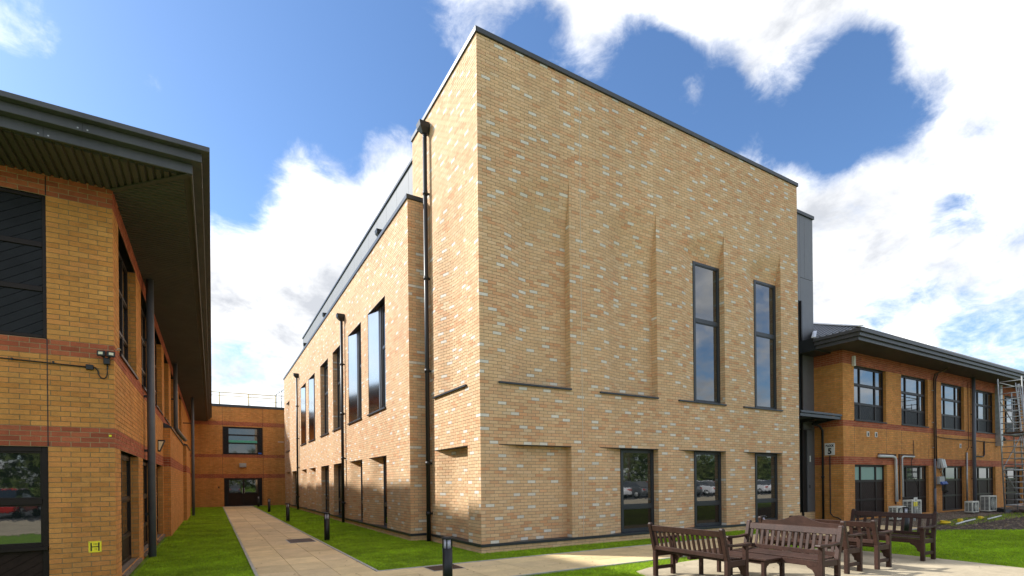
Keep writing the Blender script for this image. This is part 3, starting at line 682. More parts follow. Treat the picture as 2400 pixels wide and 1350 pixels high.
cn.bar((17.45, 10.18, 3.90), (20.05, 10.18, 3.90), .05, .06); cn.bar((20.02, 10.2, 3.85), (20.02, 11.18, 3.72), .05, .14); cn.bar((19.0, 10.2, 3.85), (19.0, 11.18, 3.70), .05, .12); cn.bar((17.9, 10.2, 3.85), (17.9, 11.18, 3.70), .05, .12)
cno = cn.build('canopy', 'anthracite', main)
m = MB(); m.hexa([(17.5, 10.21, 3.935), (20.03, 10.21, 3.935), (20.03, 11.19, 3.90), (17.5, 11.19, 3.90), (17.5, 10.21, 3.95), (20.03, 10.21, 3.95), (20.03, 11.19, 3.915), (17.5, 11.19, 3.915)]); m.build('canopy_glass', 'canopy_glass', cno)
m = MB(); m.tube([(19.6, 11.0, 3.66), (19.85, 10.86, 3.56), (19.99, 10.84, 3.40), (19.99, 10.84, 0)], .042, 10); m.cyl(19.99, 10.84, 1.6, 1.68, .055, 10); m.build('downpipe', 'black_metal', main)

# ================================================================== OLD BRICK BUILDINGS
def eave(root, x_c, y_c, sx, length_x, length_y, zs, o1, o2, o3, h1, h2, h3, ribs=True, rib_y=99):
    """overhanging eave round one corner: front run towards -y, side run along x=x_c; sx=+1 when the building lies on the -x side of the corner"""
    xe = x_c-sx*length_x; ye = y_c+length_y
    def bx(m, xa, xb, y0, y1, z0, z1): m.box(min(xa, xb), max(xa, xb), y0, y1, z0, z1)
    sp = MB(); bx(sp, xe, x_c+sx*(o1-.03), y_c-o1+.03, y_c+.03, zs+.03, zs+.07); bx(sp, x_c-sx*.03, x_c+sx*(o1-.03), y_c+.03, ye, zs+.031, zs+.07)
    so_ = sp.build('soffit', 'soffit', root)
    if ribs:
        rb = MB(); x = min(xe, x_c); x1 = max(xe, x_c)+o1
        k = 0
        xs = xe
        n = int((length_x+o1)/.1)
        for i in range(n):
            q = xe+sx*(i*.1+.05); over = (q-x_c)*sx
            ya = y_c-o1+.12; yb = y_c-max(0, over)-.0
            if yb-ya > .03: rb.hexa([(q-.028, ya, zs+.004), (q+.028, ya, zs+.004), (q+.028, yb, zs+.004), (q-.028, yb, zs+.004), (q-.04, ya, zs+.031), (q+.04, ya, zs+.031), (q+.04, yb, zs+.031), (q-.04, yb, zs+.031)])
        n = int((min(length_y, rib_y)+o1)/.1)
        for i in range(n):
            q = y_c-o1+.1+i*.1; a = x_c+sx*max(0, y_c-q); b = x_c+sx*(o1-.12)
            if (b-a)*sx > .03: rb.hexa([(min(a, b), q-.028, zs+.004), (max(a, b), q-.028, zs+.004), (max(a, b), q+.028, zs+.004), (min(a, b), q+.028, zs+.004), (min(a, b), q-.04, zs+.0315), (max(a, b), q-.04, zs+.0315), (max(a, b), q+.04, zs+.0315), (min(a, b), q+.04, zs+.0315)])
        tag(rb.build('soffit_rib', 'soffit', so_), kind='stuff')
        mt_ = MB(); mt_.bar((x_c, y_c, zs+.0), (x_c+sx*(o1-.04), y_c-o1+.04, zs+.0), .07, .02); mt_.build('mitre_strip', 'soffit', so_)
    def run(name, o, back, z0, z1, seams):
        m = MB(); bx(m, xe, x_c+sx*o, y_c-o, y_c-o+back, z0, z1); bx(m, x_c+sx*(o-back), x_c+sx*o, y_c-o+back, ye, z0, z1+.0005)
        f = m.build(name, 'fascia', root, bevel=.005)
        sm = MB()
        for i in range(1, int(length_x/3)+1):
            q = x_c+sx*o-sx*seams-sx*3.0*(i-1); bx(sm, q-.003, q+.003, y_c-o-.0015, y_c-o+.01, z0+.01, z1-.01)
        sm.build('seam', 'black_metal', f); 
        rv = MB()
        for i in range(1, int(length_x/3)+1):
            q = x_c+sx*o-sx*seams-sx*3.0*(i-1)
            for dx in (-.05, .05): bx(rv, q+dx-.008, q+dx+.008, y_c-o-.004, y_c-o, z0+.025, z0+.041)
        rv.build('rivet', 'galv', f)
    run('fascia', o1, .03, zs, zs+h1, 1.65); run('upper_fascia', o2, .2, zs+h1+.002, zs+h1+h2, 1.35); run('gutter', o3, .22, zs+h1+h2+.002, zs+h1+h2+h3, 2.35)

LX, LY, LZ = -1.29, 9.9, 6.13
left = thing('office_building', 'orange brick building with dark overhanging eave and red brick bands at the left edge', 'building', (LX, LY, 0))
LBF = Face((-8.0, LY), (1, 0), (0, -1)); LBS = Face((LX, LY), (0, 1), (1, 0)); LFL = LX+8.0
LBANDS = [(2.165, 2.465), (3.515, 3.74), (5.84, 6.2)]; lt = old_tint(LBANDS)
ZL = 2.165-29*CO+.0
B2 = Bricks()
UO = LFL-.78      # right jamb of the front openings
fops = [(UO-2.2, UO, 0.0, 2.165), (UO-2.2, UO, 3.74, 5.84), (.3, 2.6, 0, 2.165), (.3, 2.6, 3.74, 5.84)]
B2.face(LBF, LFL, ZL, LZ+.055, lt, openings=fops, zbase=ZL)
sw = [(10.45, 12.65), (13.5, 15.85), (16.55, 18.72), (19.55, 21.5), (22.65, 24.6), (25.3, 27.2), (27.9, 30.1)]
lowo = [(10.48, 12.80), (13.55, 15.84), (16.62, 18.70)]
sops = [(a-LY, b-LY, 3.74, 5.84) for a, b in sw]+[(a-LY, b-LY, .12, 2.165) for a, b in lowo]
B2.face(LBS, 32.5, ZL, LZ+.055, lt, openings=sops, inset0=.014, zbase=ZL)
for (a, b, z0, z1) in sops:
    B2.reveal(LBS, b, z0, z1, .2, -1, lt, ZL, split=True); B2.reveal(LBS, a, z0, z1, .2, 1, lt, ZL)
for (a, b, z0, z1) in fops: B2.reveal(LBF, b, z0, z1, .1, -1, lt, ZL); B2.reveal(LBF, a, z0, z1, .1, 1, lt, ZL)
# shallow ground-floor projections with sloped caps
for (a, b, pr) in ((19.05, 27.0, .18), (27.15, 31.3, .30)):
    F2 = Face((LX+pr, a), (0, 1), (1, 0)); F3 = Face((LX, a), (1, 0), (0, -1))
    B2.face(F2, b-a, ZL, 3.36, lt, zbase=ZL, inset0=.014); B2.face(F3, pr, ZL, 3.36, lt, zbase=ZL)
B2.build(left, OLD_PAL, ('brick_old', 'mortar_old'), 300, mortar=(.31, .225, .11), light_joint=(4, 5, 6))
m = MB(); m.box(-7.9, LX-.4, LY+.4, 42.4, -.1, 6.1); m.box(-8, -7.7, LY+.02, 42, -.1, 6.1)
m.build('wall_core', 'core', left)
for (a, b, pr) in ((19.05, 27.0, .18), (27.15, 31.3, .30)):
    m = MB(); m.box(LX-.02, LX+pr-.02, a+.02, b, -.1, 3.35); m.build('wall_core', 'core', left)
    m = MB(); m.hexa([(LX+.002, a-.03, 3.36), (LX+pr+.04, a-.03, 3.36), (LX+pr+.04, b+.03, 3.36), (LX+.002, b+.03, 3.36), (LX+.002, a-.03, 3.52), (LX+pr+.04, a-.03, 3.40), (LX+pr+.04, b+.03, 3.40), (LX+.002, b+.03, 3.52)]); m.build('projection_cap', 'anthracite', left)
eave(left, LX, LY, 1, 8.5, 32.5, LZ, 1.08, 1.20, 1.30, .14, .125, .075)
m = MB(); z0, zr = LZ+.33, LZ+2.0; x0, x1, y0, y1 = -12, LX+1.28, LY-1.28, 42.4
m._add([(x0, y0, z0), (x1, y0, z0), (x1, y1, z0), (x0, y1, z0), (-5.4, LY+4.5, zr), (-5.4, y1, zr)], [(0, 1, 4), (1, 2, 5, 4), (2, 3, 5), (3, 0, 4, 5), (3, 2, 1, 0)]); m.build('roof', 'roof_sheet', left)
for q, z0, z1 in ((UO+.006, -.1, 2.165), (UO+.006, 2.165, 3.75)):
    m = MB(); LBF.box(m, UO-.004, UO+.006, -.0016, .01, 2.2, 3.75)
m = MB(); LBF.box(m, UO-.006, UO+.006, -.0018, .01, 2.17, 3.74); m.build('movement_joint', 'black_metal', left)
m = MB(); LBF.box(m, UO-.006, UO+.006, -.0018, .01, 5.845, 6.12); m.build('movement_joint', 'black_metal', left)
# front openings: boarded window above, glazed screen below
def left_front_upper(ub):
    w = window(left, LBF, ub-2.2+.001, ub-.001, 3.752, 5.838, .03, fw=.05, trans=(4.47, 5.12), bw=.075, frame='dark_brown', glass='glass', panes={(0, 0): None, (0, 1): None, (0, 2): None})
    for z0, z1 in ((3.80, 4.43), (4.51, 5.08), (5.16, 5.785)): boards(w, LBF, ub-2.15, ub-.05, z0, z1, .05, 'dark_board', w=.112, each=True, slope=.62)
for ub in (UO, 2.6): left_front_upper(ub)
def left_front_lower(ub):
    w = window(left, LBF, ub-2.2+.001, ub-.001, 0.0, 2.163, .03, fw=.075, trans=(.70, 1.36), bw=.085, mull=(ub-1.1,), frame='dark_brown', glass='glass', panes={(0, 0): None, (1, 0): None})
    for a, b in ((ub-2.12, ub-1.13), (ub-1.07, ub-.08)): boards(w, LBF, a, b, .08, .655, .05, 'dark_wood', w=.112, each=True, slope=.62)
    m = MB(); LBF.box(m, ub-2.2, ub-.01, -.03, .03, .655, .70); m.build('sill', 'dark_brown', left)
for ub in (UO, 2.6): left_front_lower(ub)
for (a, b) in sw:
    window(left, LBS, a-LY+.001, b-LY-.001, 3.742, 5.838, .13, fw=.06, mull=((a+b)/2-LY-.36, (a+b)/2-LY+.36), trans=(4.35, 5.1), bw=.06, frame='dark_brown', glass='glass', panes={(0, 0): 'glass_dim', (1, 0): 'glass_dim', (2, 0): 'glass_dim'})
    m = MB(); LBS.box(m, a-LY-.01, b-LY+.01, -.03, .2, 3.70, 3.742); m.build('sill', 'dark_brown', left)
for (a, b) in lowo:
    window(left, LBS, a-LY+.001, b-LY-.001, .12, 2.163, .13, fw=.07, mull=((a+b)/2-LY-.05,), trans=(.62, 1.32), bw=.07, frame='dark_brown', glass='glass', panes={(0, 0): 'dark_wood', (1, 0): 'dark_wood', (0, 1): 'glass_dim', (1, 1): 'glass_dim'})
    for k in range(8):
        q0 = a-LY+(b-a)*k/8; q1 = a-LY+(b-a)*(k+1)/8; m = MB(); LBS.box(m, q0+.004, q1-.004, -.05, .14, .05, .118); m.build('sill_tile', 'sill_tile', left)
for yy, r in ((13.85, .075), (22.9, .07), (31.4, .07)):
    pr = .12 if yy < 19 else .12
    top = LZ+.03
    if yy > 19 and yy < 28:
        m = MB(); m.tube([(LX+.13, yy, top), (LX+.13, yy, 3.75), (LX+.16, yy+.1, 3.66), (LX+.30, yy+2.4, 3.50), (LX+.32, yy+2.6, 3.48)], r, 12)
    else:
        m = MB(); m.cyl(LX+.13+(.3 if yy > 28 else 0), yy, -.05, top, r, 14)
    p = m.build('downpipe', 'pipe_grey', left)
    for z in (.95, 2.35, 3.55, 4.8):
        if yy > 19 and z < 3.6: continue
        b = MB(); b.bar((LX+.13+(.3 if yy > 28 else 0), yy, z), (LX+.0, yy, z), .03, .05); b.build('bracket', 'black_metal', p)

# back block closing the yard
YB = 42.5
back = thing('office_building', 'brown brick link block with glazed double door at the far end of the path', 'building', (2, YB, 0))
BF = Face((-6.0, YB), (1, 0), (0, -1)); bt = old_tint([(2.07, 2.37), (3.57, 3.795), (5.895, 6.195)])
B3 = Bricks(); bops = [(6.73, 9.23, -.1, 2.07), (6.68, 9.28, 3.795, 5.82)]
B3.face(BF, 12, -.1, 7.25, bt, openings=bops, zbase=-.03)
for (a, b, z0, z1) in bops: B3.reveal(BF, b, z0, z1, .15, -1, bt, -.03); B3.reveal(BF, a, z0, z1, .15, 1, bt, -.03)
B3.build(back, OLD_PAL, ('brick_old', 'mortar_old'), 0, mortar=(.31, .225, .11), light_joint=(4, 5, 6))
m = MB(); m.box(-6, 6, YB+.4, 50, -.1, 7.2); m.build('wall_core', 'core', back)
m = MB(); m.box(-6.05, 6, YB-.06, YB+.35, 7.25, 7.42); m.build('coping', 'anthracite', back)
m = MB(); m.box(-6, 6, YB+.35, 50, 7.2, 7.3); m.build('roof', 'clad_grey', back)
wb = window(back, BF, 6.681, 9.279, 3.797, 5.818, .05, fw=.10, mull=(7.0, 8.96), trans=(4.62, 5.22), bw=.06, frame='dark_brown', glass='glass_clear', panes={(0, 0): 'dark_board', (0, 1): 'dark_board', (0, 2): 'dark_board', (2, 0): 'dark_board', (2, 1): 'dark_board', (2, 2): 'dark_board'})
m = MB(); BF.box(m, 7.04, 8.92, .0795, .0815, 4.66, 4.84); m.build('blind', 'green_blind', wb)
m = MB(); BF.box(m, 8.97, 9.2, .02, .045, 3.86, 3.95); m.build('tape', 'blue_tape', wb)
dr = window(back, BF, 6.731, 9.229, -.02, 2.068, .05, fw=.09, mull=(7.0, 7.98, 8.96), trans=(.96,), bw=.07, frame='dark_brown', glass='glass', panes={(0, 0): 'dark_board', (0, 1): 'dark_board', (3, 0): 'dark_board', (3, 1): 'dark_board', (1, 0): 'dark_wood', (2, 0): 'dark_wood'}, name='double_door')
m = MB(); BF.box(m, 7.90, 7.925, -.04, .045, .95, 1.35); BF.box(m, 8.035, 8.06, -.04, .045, .95, 1.35); m.build('handle', 'galv', dr)
m = MB(); BF.box(m, 6.7, 9.26, -.25, .05, -.02, .02); m.build('door_step', 'kerb', back)
for q in (6.66, 9.30):
    m = MB(); BF.box(m, q-.008, q+.008, -.0018, .01, 0 if q > 9 else 2.1, 7.25); m.build('movement_joint', 'black_metal', back)
rl = MB()
for x in (-3, -1.6, 0.5, 2.38, 4.22):
    rl.cyl(x, YB+.5, 7.3, 8.35, .03, 8)
rl.tube([(-6, YB+.5, 8.35), (4.22, YB+.5, 8.35)], .026, 8); rl.tube([(-6, YB+.5, 8.12), (4.22, YB+.5, 8.12)], .022, 8)
rl.build('guard_rail', 'rail_yellow', back)
rl = MB()
for x in (2.5, 4.35, 4.7, 5.05): rl.cyl(x, YB+.9, 7.3, 8.42 if x < 4 else 8.9, .024, 8)
rl.tube([(2.5, YB+.9, 8.42), (5.4, YB+.9, 8.42)], .022, 8); rl.tube([(2.5, YB+.9, 7.9), (5.4, YB+.9, 7.9)], .02, 8); rl.tube([(4.2, YB+.9, 8.42), (5.3, YB+.9, 9.3)], .022, 8)
for k in range(6): rl.tube([(4.45, YB+.9, 7.5+.25*k), (5.1, YB+.9, 7.5+.25*k)], .014, 6)
rl.build('ladder_rail', 'galv', back)

# right-hand annex
AX, AY, AZ = 20.1, 10.15, 6.3
annex = thing('office_building', 'two storey orange brick annex with grey overhanging eave at the right edge', 'building', (AX, AY, 0))
AF = Face((AX, AY), (1, 0), (0, -1)); AS = Face((AX, AY), (0, 1), (-1, 0)); AL = 24.0
at_ = old_tint([(2.10, 2.40), (3.525, 3.75), (5.85, 6.4)]); B4 = Bricks(); ZA = 2.10-29*CO
aw = [20.88, 24.58, 28.33, 32.11, 35.85, 39.6]; AWW = 2.43
aops = [(x-AX, x-AX+AWW, 3.75, 5.85) for x in aw]+[(x-AX, x-AX+AWW, .06, 2.10) for x in aw]
B4.face(AF, AL, ZA, AZ+.055, at_, openings=aops, zbase=ZA)
B4.face(AS, 1.05, ZA, AZ+.055, at_, inset0=.014, zbase=ZA)
for (a, b, z0, z1) in aops: B4.reveal(AF, b, z0, z1, .22, -1, at_, ZA, split=True); B4.reveal(AF, a, z0, z1, .22, 1, at_, ZA)
B4.build(annex, OLD_PAL, ('brick_old', 'mortar_old'), 300, mortar=(.31, .225, .11), light_joint=(4, 5, 6))
m = MB(); m.box(AX+.4, AX+AL, AY+.42, 20, -.1, 6.25); m.box(AX+.03, AX+.5, AY+.03, 20, -.1, 6.25); m.build('wall_core', 'core', annex)
eave(annex, AX, AY, -1, AL, .40, AZ, 1.05, 1.13, 1.20, .125, .13, .11, ribs=False)
m = MB(); m.box(19.0, 20.09, 10.56, 11.19, 6.27, 6.72); m.build('gutter_box', 'anthracite', annex)
# hipped sheet roof with ribs
ex0, ey0, ez = AX-1.19, AY-1.19, AZ+.365; tanp = math.tan(R_(24)); RUN = 6.0
def roof_pt(x, y): return ez+tanp*min(x-ex0, y-ey0, RUN)
m = MB(); m._add([(ex0, ey0, ez), (AX+AL, ey0, ez), (AX+AL, ey0+RUN, ez+RUN*tanp), (ex0+RUN, ey0+RUN, ez+RUN*tanp), (ex0, 10.55, ez), (20.16, 11.2, ez+(20.16-ex0)*tanp), (20.16, 30, ez+(20.16-ex0)*tanp), (ex0+RUN, 30, ez+RUN*tanp)], [(0, 1, 2, 3), (4, 0, 3, 7, 6, 5)]); ro = m.build('roof', 'roof_sheet', annex)
rb = MB(); y = ey0+.25
while y < 18:
    k = min(y-ey0, RUN); q = 0 if y < 10.55 else min(1.25, (y-10.55)/.65*1.25); rb.bar((ex0+q, y, ez+q*tanp+.02), (ex0+k, y, ez+k*tanp+.02), .05, .04) if k > q+.05 else None; y += .22
x = ex0+.25
while x < AX+AL:
    k = min(x-ex0, RUN); rb.bar((x, ey0, ez+.02), (x, ey0+k, ez+k*tanp+.02), .05, .04); x += .22
tag(rb.build('roof_rib', 'roof_sheet', ro), kind='stuff')
m = MB(); m.bar((ex0, ey0, ez+.05), (ex0+RUN, ey0+RUN, ez+RUN*tanp+.05), .16, .03); m.bar((ex0, 10.53, ez+.05), (20.2, 11.2, ez+(20.2-ex0)*tanp+.05), .14, .03); m.build('flashing', 'flash', ro)
for i, x in enumerate(aw):
    u0 = x-AX; u1 = u0+AWW; ml = (u0+.62, u0+1.78)
    window(annex, AF, u0+.001, u1-.001, 3.79, 5.848, .10, fw=.06, mull=ml, trans=(4.42, 5.15), bw=.075, frame='dark_brown', glass='glass', panes={(0, 0): 'dark_board', (1, 0): 'dark_board', (2, 0): 'dark_board'})
    m = MB(); AF.box(m, u0-.01, u1+.01, -.035, .22, 3.752, 3.79); m.build('sill', 'dark_brown', annex)
    gm = 'glass_frost' if i == 0 else 'glass_clear'
    window(annex, AF, u0+.001, u1-.001, .06, 2.098, .10, fw=.06, mull=ml, trans=(.74, 1.46), bw=.075, frame='dark_brown', glass='dark_wood', panes={(0, 2): gm, (1, 2): gm, (2, 2): 'glass_clear' if i else 'glass_frost'})
for x in (24.58-AX-.0, 27.02-AX, 20.88-AX, 23.31-AX):
    m = MB(); AF.box(m, x-.006, x+.006, -.0018, .01, 2.4, 3.55); m.build('movement_joint', 'black_metal', annex)
for x in (31.55,):
    m = MB(); m.cyl(x, AY-.11, -.05, AZ+.02, .075, 12); p = m.build('downpipe', 'pipe_grey', annex)
    for z in (1.5, 3.0, 4.6): b = MB(); b.bar((x, AY-.11, z), (x, AY, z), .03, .05); b.build('bracket', 'black_metal', p)
m = MB(); m.cyl(27.42, AY-.07, 2.4, AZ-.4, .038, 10); m.tube([(27.42, AY-.07, AZ-.42), (27.45, AY-.1, AZ-.2), (27.6, AY-.5, AZ)], .038, 10); p = m.build('downpipe', 'rust', annex)
for z in (5.4, 4.0, 2.9): b = MB(); b.bar((27.36, AY-.07, z), (27.36, AY, z), .02, .04); b.build('bracket', 'galv', p)
m = MB(); m.cyl(27.42, AY-.07, 1.1, 2.4, .045, 10); m.cyl(27.42, AY-.07, 0, 1.1, .05, 10); m.build('lower_pipe', 'pipe_grey', annex)

# ================================================================== BENCHES AND TABLE
def bench(label, x, y, face, L=1.5, H=.87, nsl=14, crest=False, sd=.47, flip=False):
    """park bench, local +x is the sitting side, length along local y; x, y = ground point of the near rear post"""
    r = thing('park_bench', label, 'bench', (0, 0, 0), 'benches on the terrace')
    ps = .065; lean = .11; zs = .41
    def rear(y0):
        m = MB(); w = ps
        for (za, zb, xa, xb) in ((.0, zs, 0, 0), (zs, H, 0, -lean)):
            m.hexa([(xa, y0, za), (xa+w, y0, za), (xa+w, y0+w, za), (xa, y0+w, za), (xb, y0, zb), (xb+w, y0, zb), (xb+w, y0+w, zb), (xb, y0+w, zb)])
        m.hexa([(-lean, y0, H), (-lean+w, y0, H), (-lean+w, y0+w, H), (-lean, y0+w, H), (-lean+.012, y0+.012, H+.022), (-lean+w-.012, y0+.012, H+.022), (-lean+w-.012, y0+w-.012, H+.022), (-lean+.012, y0+w-.012, H+.022)])
        return m
    for y0 in (0, L-ps):
        rear(y0).build('rear_leg', 'bench', r, .005)
        m = MB(); m.box(sd-ps, sd, y0, y0+ps, 0, .60); m.build('front_leg', 'bench', r, .005)
        m = MB(); xr = -lean*(.62-zs)/(H-zs)
        # arm: scrolled front, waisted middle
        m.extr([(xr+ps*.9, y0-.008, .615), (.20, y0-.008, .605), (sd-.05, y0-.008, .60), (sd+.05, y0-.008, .602), (sd+.065, y0-.008, .62), (sd+.05, y0-.008, .645), (sd-.06, y0-.008, .640), (.22, y0-.008, .632), (xr+ps*.9, y0-.008, .655)], (0, ps+.016, 0)); m.build('arm', 'bench', r, .005)
        m = MB(); m.box(ps, sd-ps, y0+.012, y0+ps-.012, .11, .165); m.build('stretcher', 'bench', r, .004)
        m = MB(); m.box(ps, sd-ps, y0+.008, y0+ps-.008, zs-.085, zs-.002); m.build('seat_rail', 'bench', r, .004)
    m = MB(); m.box(sd-.045, sd-.008, ps, L-ps, zs-.085, zs-.004); ap = m.build('apron', 'bench', r, .004)
    for y0, s in ((ps, 1), (L-ps, -1)):
        m = MB(); q = [(0, -.0), (.17, 0), (.15, -.025), (.09, -.05), (.055, -.10), (.05, -.14), (.0, -.16)]
        m.extr([(sd-.04, y0+s*a, zs-.085+b) for a, b in q], (.028, 0, 0)); m.build('corner_bracket', 'bench', ap)
    n = 5
    for i in range(n):
        a = ps*.4+(sd-ps*.3+.01-ps*.4)*i/n; b = a+(sd-ps*.3+.01-ps*.4)/n-.014
        y0, y1 = (ps+.004, L-ps-.004); m = MB(); m.box(a, b, y0, y1, zs, zs+.022+.006*math.cos(i*.9)); m.build('seat_slat', 'bench', r, .004)
    def bx_(z): return -lean*(z-zs)/(H-zs)
    zr0 = H-.115
    if crest:
        ys = np.linspace(ps, L-ps, 17); top = [H-.035+.11*math.exp(-((q-L/2)/(L*.16))**2) for q in ys]
        pts = [(0, q, z) for q, z in zip(ys, top)]+[(0, L-ps, zr0), (0, ps, zr0)]
        xm = bx_(H-.05); m = MB(); m.extr([(xm+.014, b, c) for a, b, c in pts], (.034, 0, 0)); m.build('crest_rail', 'bench', r, .004)
    else:
        m = MB(); m.hexa([(bx_(zr0)+.012, ps, zr0), (bx_(zr0)+.052, ps, zr0), (bx_(zr0)+.052, L-ps, zr0), (bx_(zr0)+.012, L-ps, zr0), (bx_(H-.02)+.012, ps, H-.02), (bx_(H-.02)+.052, ps, H-.02), (bx_(H-.02)+.052, L-ps, H-.02), (bx_(H-.02)+.012, L-ps, H-.02)]); m.build('top_rail', 'bench', r, .004)
    zl = zs+.075; m = MB(); m.box(bx_(zl)+.008, bx_(zl)+.05, ps, L-ps, zl-.045, zl+.02); m.build('back_rail', 'bench', r, .004)
    for i in range(nsl):
        q = ps+(L-2*ps)*(i+.5)/nsl; w = .040 if nsl > 12 else .052; z0, z1 = zl+.018, zr0+.003
        m = MB(); m.hexa([(bx_(z0)+.022, q-w/2, z0), (bx_(z0)+.040, q-w/2, z0), (bx_(z0)+.040, q+w/2, z0), (bx_(z0)+.022, q+w/2, z0), (bx_(z1)+.022, q-w/2, z1), (bx_(z1)+.040, q-w/2, z1), (bx_(z1)+.040, q+w/2, z1), (bx_(z1)+.022, q+w/2, z1)]); m.build('back_slat', 'bench', r)
    m = MB(); m.box(ps*.5, sd-.02, L/2-.03, L/2+.03, zs-.06, zs-.003); m.build('seat_bearer', 'bench', r)
    r.location = (x, y, .014); r.rotation_euler = (0, 0, face); return r
bench('leftmost brown bench, turned away, slatted back to the camera', 6.22, 4.68, 0, L=1.42, H=.86, nsl=14)
bench('brown slatted bench facing left behind the low table, in the middle of the group', 7.76, 5.50, math.pi, L=1.53, H=.86, nsl=15)
bench('brown bench with a humped top rail, back to back with the middle bench', 8.93, 4.46, 0, L=1.52, H=.85, nsl=14, crest=True)
bench('brown bench turned right, third of the close-packed row behind the humped one', 9.78, 4.40, 0, L=1.50, H=.83, nsl=10)
bench('brown bench standing apart at the right by the lawn, facing left', 11.93, 5.90, math.pi, L=1.52, H=.88, nsl=10, sd=.50)
tb = thing('coffee_table', 'low brown wooden table between the left and middle benches', 'table', (0, 0, 0))
TX, TYL, TH = .56, 1.25, .40
for i in range(6):
    m = MB(); a = TX*i/6; m.box(a+.002, a+TX/6-.002, 0, TYL, TH-.026, TH); m.build('top_plank', 'bench', tb, .003)
for a in (.03, TX-.085):
    for b in (.04, TYL-.095):
        m = MB(); m.box(a, a+.055, b, b+.055, 0, TH-.027); m.build('leg', 'bench', tb, .004)
for (x0, x1, y0, y1) in ((.085, TX-.085, .055, .085), (.085, TX-.085, TYL-.085, TYL-.055), (.045, .07, .095, TYL-.095), (TX-.07, TX-.045, .095, TYL-.095)):
    m = MB(); m.box(x0, x1, y0, y1, TH-.085, TH-.028); m.build('apron', 'bench', tb, .003)
for a, s in ((.085, 1), (TX-.085, -1)):
    m = MB(); m.extr([(a, .058, TH-.085), (a+s*.09, .058, TH-.085), (a+s*.07, .058, TH-.105), (a+s*.04, .058, TH-.115), (a+s*.035, .058, TH-.135), (a, .058, TH-.14)], (0, .02, 0)); m.build('bracket', 'bench', tb)
tb.location = (6.90, 4.56, .014)

# ================================================================== BOLLARDS
def bollard():
    r = thing('bollard_light', '', 'bollard', (0, 0, 0), 'bollard lights beside the paths')
    m = MB(); m.cyl(0, 0, -.05, .60, .074, 20); m.build('post', 'bollard', r)
    m = MB(); m.cyl(0, 0, .60, .735, .052, 16); m.build('lens', 'lens', r)
    for k in range(4):
        q = math.pi/4+k*math.pi/2+.25; m = MB(); m.bar((.066*math.cos(q), .066*math.sin(q), .598), (.066*math.cos(q), .066*math.sin(q), .738), .016, .020, up=(math.cos(q), math.sin(q), 0)); m.build('guard_bar', 'bollard', r)
    m = MB(); m.cyl(0, 0, .735, .752, .088, 20); m.cyl(0, 0, .752, .770, .080, 20, .05); m.build('cap', 'bollard', r)
    return r
b0 = bollard()
bl = [((3.02, 7.10), 'black bollard light with white lens at the bottom edge, nearest the camera'), ((2.76, 15.03), 'black bollard light in the turf beside the grating in the path'),
      ((2.76, 23.66), 'black bollard light along the path, second from the drain grating'), ((2.79, 32.3), 'small black bollard light along the path, last but one before the double door'),
      ((2.80, 40.3), 'small black bollard light standing in front of the far double door'), ((10.62, 7.08), 'black bollard light showing over the humped bench in front of the end window'), ((16.62, 6.78), 'black bollard light standing before the outdoor units, behind the right bench')]
for i, ((x, y), lab) in enumerate(bl):
    o = b0 if i == 0 else copy_tree(b0); o.location = (x, y, 0); o['label'] = lab; o.rotation_euler = (0, 0, [.0, .4, .2, .7, .1, .9, .3][i])

# ================================================================== DRAIN GRATINGS
def grating(label, x0, x1, y0, y1, nb):
    r = thing('drain_grating', label, 'drain grating', ((x0+x1)/2, (y0+y1)/2, .012), 'gratings set in the path')
    m = MB(); z = .0165; f = .02; m.box(x0, x1, y0, y0+f, -.02, z); m.box(x0, x1, y1-f, y1, -.02, z); m.box(x0, x0+f, y0+f, y1-f, -.02, z); m.box(x1-f, x1, y0+f, y1-f, -.02, z); m.build('frame', 'galv', r)
    m = MB(); m.box(x0+f, x1-f, y0+f, y1-f, .0125+.003, .0160); m.build('sump', 'black_metal', r)
    for i in range(nb):
        q = x0+f+(x1-x0-2*f)*(i+.5)/nb; m = MB(); m.box(q-.011, q+.011, y0+f, y1-f, .0161, .021); m.build('grate_bar', 'rust', r)
    m = MB()
    for k in range(1, 4): yy = y0+(y1-y0)*k/4; m.box(x0+f, x1-f, yy-.008, yy+.008, .0161, .0195)
    m.build('cross_bar', 'rust', r)
grating('ribbed rusty drain grating in the long path beside a bollard', 1.76, 2.44, 14.72, 15.72, 15)
grating('mottled square drain grating in the cross path behind the nearest bollard', 3.36, 3.98, 8.52, 9.04, 14)

# ================================================================== THINGS ON THE LEFT BUILDING
def text_mesh(body, size, name, parent, fc, u, d, z, mirror=False, material='print_black', xs=1.0, bold=.0):
    cu = bpy.data.curves.new(name, 'FONT'); cu.body = body; cu.size = size; cu.align_x = 'CENTER'; cu.align_y = 'CENTER'; cu.extrude = .0008; cu.offset = bold
    to = bpy.data.objects.new(name, cu); C.objects.link(to); bpy.context.view_layer.update()
    me = bpy.data.meshes.new_from_object(to.evaluated_get(bpy.context.evaluated_depsgraph_get())); bpy.data.objects.remove(to)
    me.name = name; me.materials.clear(); me.materials.append(M[material])
    right = np.array([-fc.n[1], fc.n[0]]) ; org = ORG[parent]; base = np.array(fc.P(u, d, z))
    for v in me.vertices:
        a, b, c = v.co; p = base+np.r_[right*a*xs-0*fc.n, 0]+np.array([0, 0, b])+np.r_[fc.n*c, 0]; v.co = Vector(p-org)
    o = bpy.data.objects.new(name, me); C.objects.link(o); o.parent = parent; return o
u_ = lambda X: X+8.0
hs = thing('hydrant_sign', 'small yellow plate with a black H low on the orange brick wall', 'sign', (-1.53, LY, .56))
m = MB(); LBF.box(m, u_(-1.62), u_(-1.465), -.006, .0, .575, .745); m.build('plate', 'sign_yellow', hs, .002)
